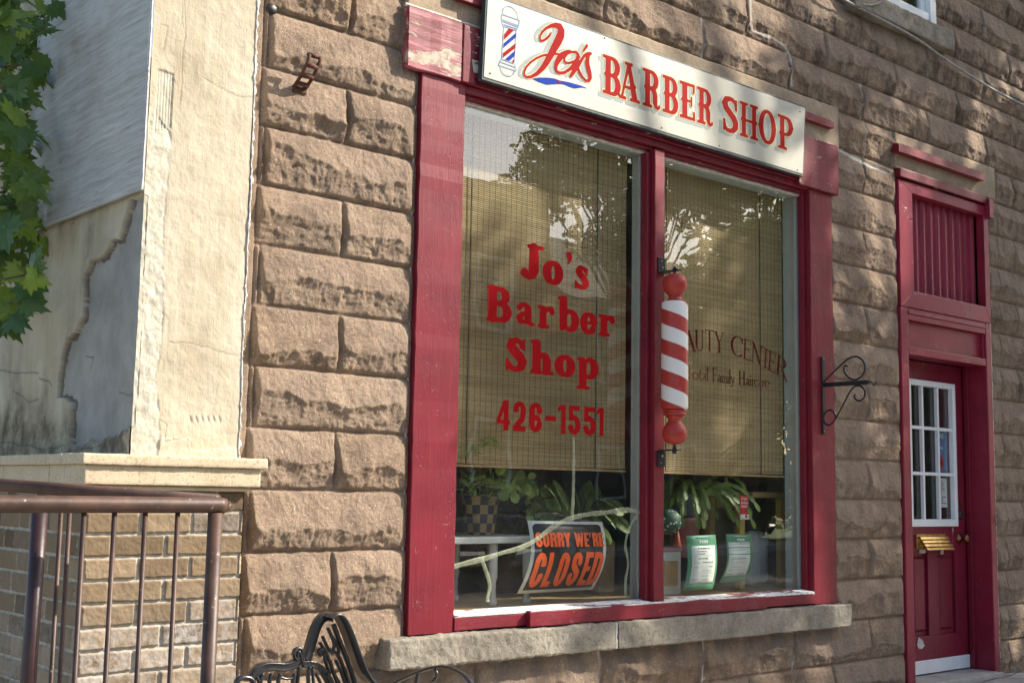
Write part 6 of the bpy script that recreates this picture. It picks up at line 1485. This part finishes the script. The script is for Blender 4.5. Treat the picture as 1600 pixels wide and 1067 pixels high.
cB = [(rr.gauss(32, 3.5), rr.gauss(-18.5, 1.2), rr.uniform(4, 15), rr.uniform(1.0, 2.0)) for _ in range(34)]
tree('far_tree', 'tall loose tree across the street beyond the brick house', (29, -18.5, -.1), cB, 26000, .24, 6, .35)
cC = [(max(17.6+rr.uniform(0, .8), rr.gauss(21.3, 2.2)), rr.gauss(-15.8, .7), rr.uniform(6.8, 14.5), rr.uniform(.5, 1.15)) for _ in range(40)]
tree('far_tree', 'slimmer tree across the street in front of the brick house', (21.5, -15.8, -.1), cC, 30000, .15, 7, .2)
cD = [(rr.uniform(31.5, 66), rr.gauss(-22.3, .8), rr.uniform(1.2, 11), rr.uniform(1.6, 2.8)) for _ in range(60)]
tree('far_tree', 'broad low tree farthest along the far side of the street', (42, -20, -.1), cD, 24000, .5, 8, .35)
hd = thing('hedge', 'long dense green hedge across the street beneath the far trees', 'hedge', (46, -21.3, -.1)); crown('foliage', [(rr.uniform(30, 64), rr.gauss(-21.4, .3), rr.uniform(.1, 2.6), rr.uniform(.6, 1.0)) for _ in range(110)], 26000, .3, M['street_leaf'], hd, 9)
for o_ in COL.objects:
    if o_.name.startswith('far_tree'): o_['group'] = 'trees across the street'
M['far_wall'] = m_concrete('far_brown_brick', (.20,.12,.08), (.28,.18,.12), .2, .3, 8)
M['siding'] = simple('grey_green_siding', (.16,.17,.15), .6, .05, 4, .1)
M['roofm'] = simple('dark_shingles', (.06,.055,.05), .9, .2, 8, .3)
def house(name, label, x0, x1, y0, y1, z1, wall, wins, ridge=0):
    t = thing(name, label, 'building', ((x0+x1)/2, y1, 0)); MB().box(x0, x1, y0, y1, -.2, z1).build('wall', wall, t)
    mb = MB()
    if ridge: mb.prism([(x0-.3,y0-.3,z1+.001),(x0-.3,y1+.3,z1+.001),(x0-.3,(y0+y1)/2,z1+ridge)], (x1-x0+.6,0,0))
    else: mb.box(x0-.15, x1+.15, y0-.15, y1+.15, z1+.001, z1+.25)
    mb.build('roof', M['roofm'], t)
    for x, z, ww, hh__ in wins:
        f = MB().box(x, x+ww, y1+.001, y1+.06, z, z+.1).box(x, x+ww, y1+.001, y1+.06, z+hh__-.1, z+hh__).box(x, x+.1, y1+.001, y1+.06, z+.101, z+hh__-.101).box(x+ww-.1, x+ww, y1+.001, y1+.06, z+.101, z+hh__-.101).build('window', M['white_paint'], t)
        MB().box(x+.101, x+ww-.101, y1+.002, y1+.02, z+.101, z+hh__-.101).build('pane', M['ink'], f)
house('brick_house', 'flat roofed brown brick building across the street', 2, 22.6, -30, -20, 9.0, M['far_wall'], [(x, z, 1.3, 1.9) for x in (4,8,12,16,20) for z in (1.2,5.4)])
house('sided_house', 'grey sided gabled house farther along across the street', 26, 36, -32, -23, 7.2, M['siding'], [(x, z, 1.2, 1.8) for x in (27.5,31,34) for z in (1,4.6)], 3)

# parked car on the far side of the road
car = thing('parked_car', 'dark blue car parked at the opposite kerb', 'car', (14.2, -12.8, -.15))
M['carp'] = simple('dark_blue_car_paint', (.02,.035,.07), .2, .05, spec=.8); M['tyre'] = simple('tyre_rubber', (.02,.02,.02), .8)
def section(prof, y0, y1, ins=.0):
    return [(14.2+x, y0, z-.13) for x, z in prof]
body = [(-2.2,.35),(-2.25,.62),(-2.1,.86),(-1.5,.93),(1.3,.97),(2.1,.85),(2.25,.6),(2.2,.35)]
MB().prism([(14.2+x, -13.6, z-.13) for x, z in body][::-1], (0, 1.7, 0)).build('body', M['carp'], car, bevel=.08, seg=3)
cabin = [(-1.45,.92),(-.95,1.38),(-.3,1.46),(.6,1.42),(1.35,.96)]
mb = MB(); n = len(cabin); V = [(14.2+x, -13.5+(.12 if z > 1.2 else 0), z-.13) for x, z in cabin]+[(14.2+x, -12.0-(.12 if z > 1.2 else 0), z-.13) for x, z in cabin]
mb.add(V, [tuple(range(n)), tuple(range(2*n-1, n-1, -1))]+[(i, i+n, (i+1) % n+n, (i+1) % n) for i in range(n)]).build('cabin_glass', M['ink'], car, bevel=.04, seg=2)
for x in (-1.4, 1.4):
    for y in (-13.55, -11.93):
        w_ = MB().lathe([(.02,0),(.30,0),(.32,.03),(.32,.17),(.30,.2),(.02,.2)], (14.2+x, y+.1, .17), 24, axis=1).build('wheel', M['tyre'], car, True)
        MB().lathe([(.02,0),(.18,0),(.17,.212),(.02,.212)], (14.2+x, y+.106, .17), 16, axis=1).build('rim', M['cable'], w_, True)

# ================================================================== LIGHT, SKY, CAMERA
w = bpy.data.worlds.new('World'); SC.world = w; w.use_nodes = True; nt = w.node_tree
s = nt.nodes.new('ShaderNodeTexSky'); s.sky_type = 'NISHITA'; s.sun_disc = False; s.sun_elevation = radians(SUN_EL); s.sun_rotation = radians(SUN_AZ); s.dust_density = 2.5; s.air_density = 1.0
nt.links.new(s.outputs[0], nt.nodes['Background'].inputs[0]); nt.nodes['Background'].inputs[1].default_value = SKY
sd = bpy.data.lights.new('sun', 'SUN'); sd.energy = SUN; sd.angle = radians(.55); sd.color = (1.0, .92, .80)
so = bpy.data.objects.new('sun', sd); COL.objects.link(so)
from mathutils import Vector, Matrix
so.rotation_euler = Vector(sv).to_track_quat('Z', 'Y').to_euler()
cd = bpy.data.cameras.new('camera'); cd.sensor_width = 36; cd.lens = F/1600*36; cd.clip_end = 500; cd.clip_start = .05
co = bpy.data.objects.new('camera', cd); COL.objects.link(co)
co.matrix_world = Matrix(((cr[0], cu[0], -cf[0], CAM[0]), (cr[1], cu[1], -cf[1], CAM[1]), (cr[2], cu[2], -cf[2], CAM[2]), (0, 0, 0, 1)))
SC.camera = co
SC.view_settings.view_transform = 'Standard'; SC.view_settings.look = 'None'; SC.view_settings.exposure = EXPO; SC.view_settings.gamma = 1
SC.cycles.max_bounces = 8; SC.cycles.transparent_max_bounces = 16
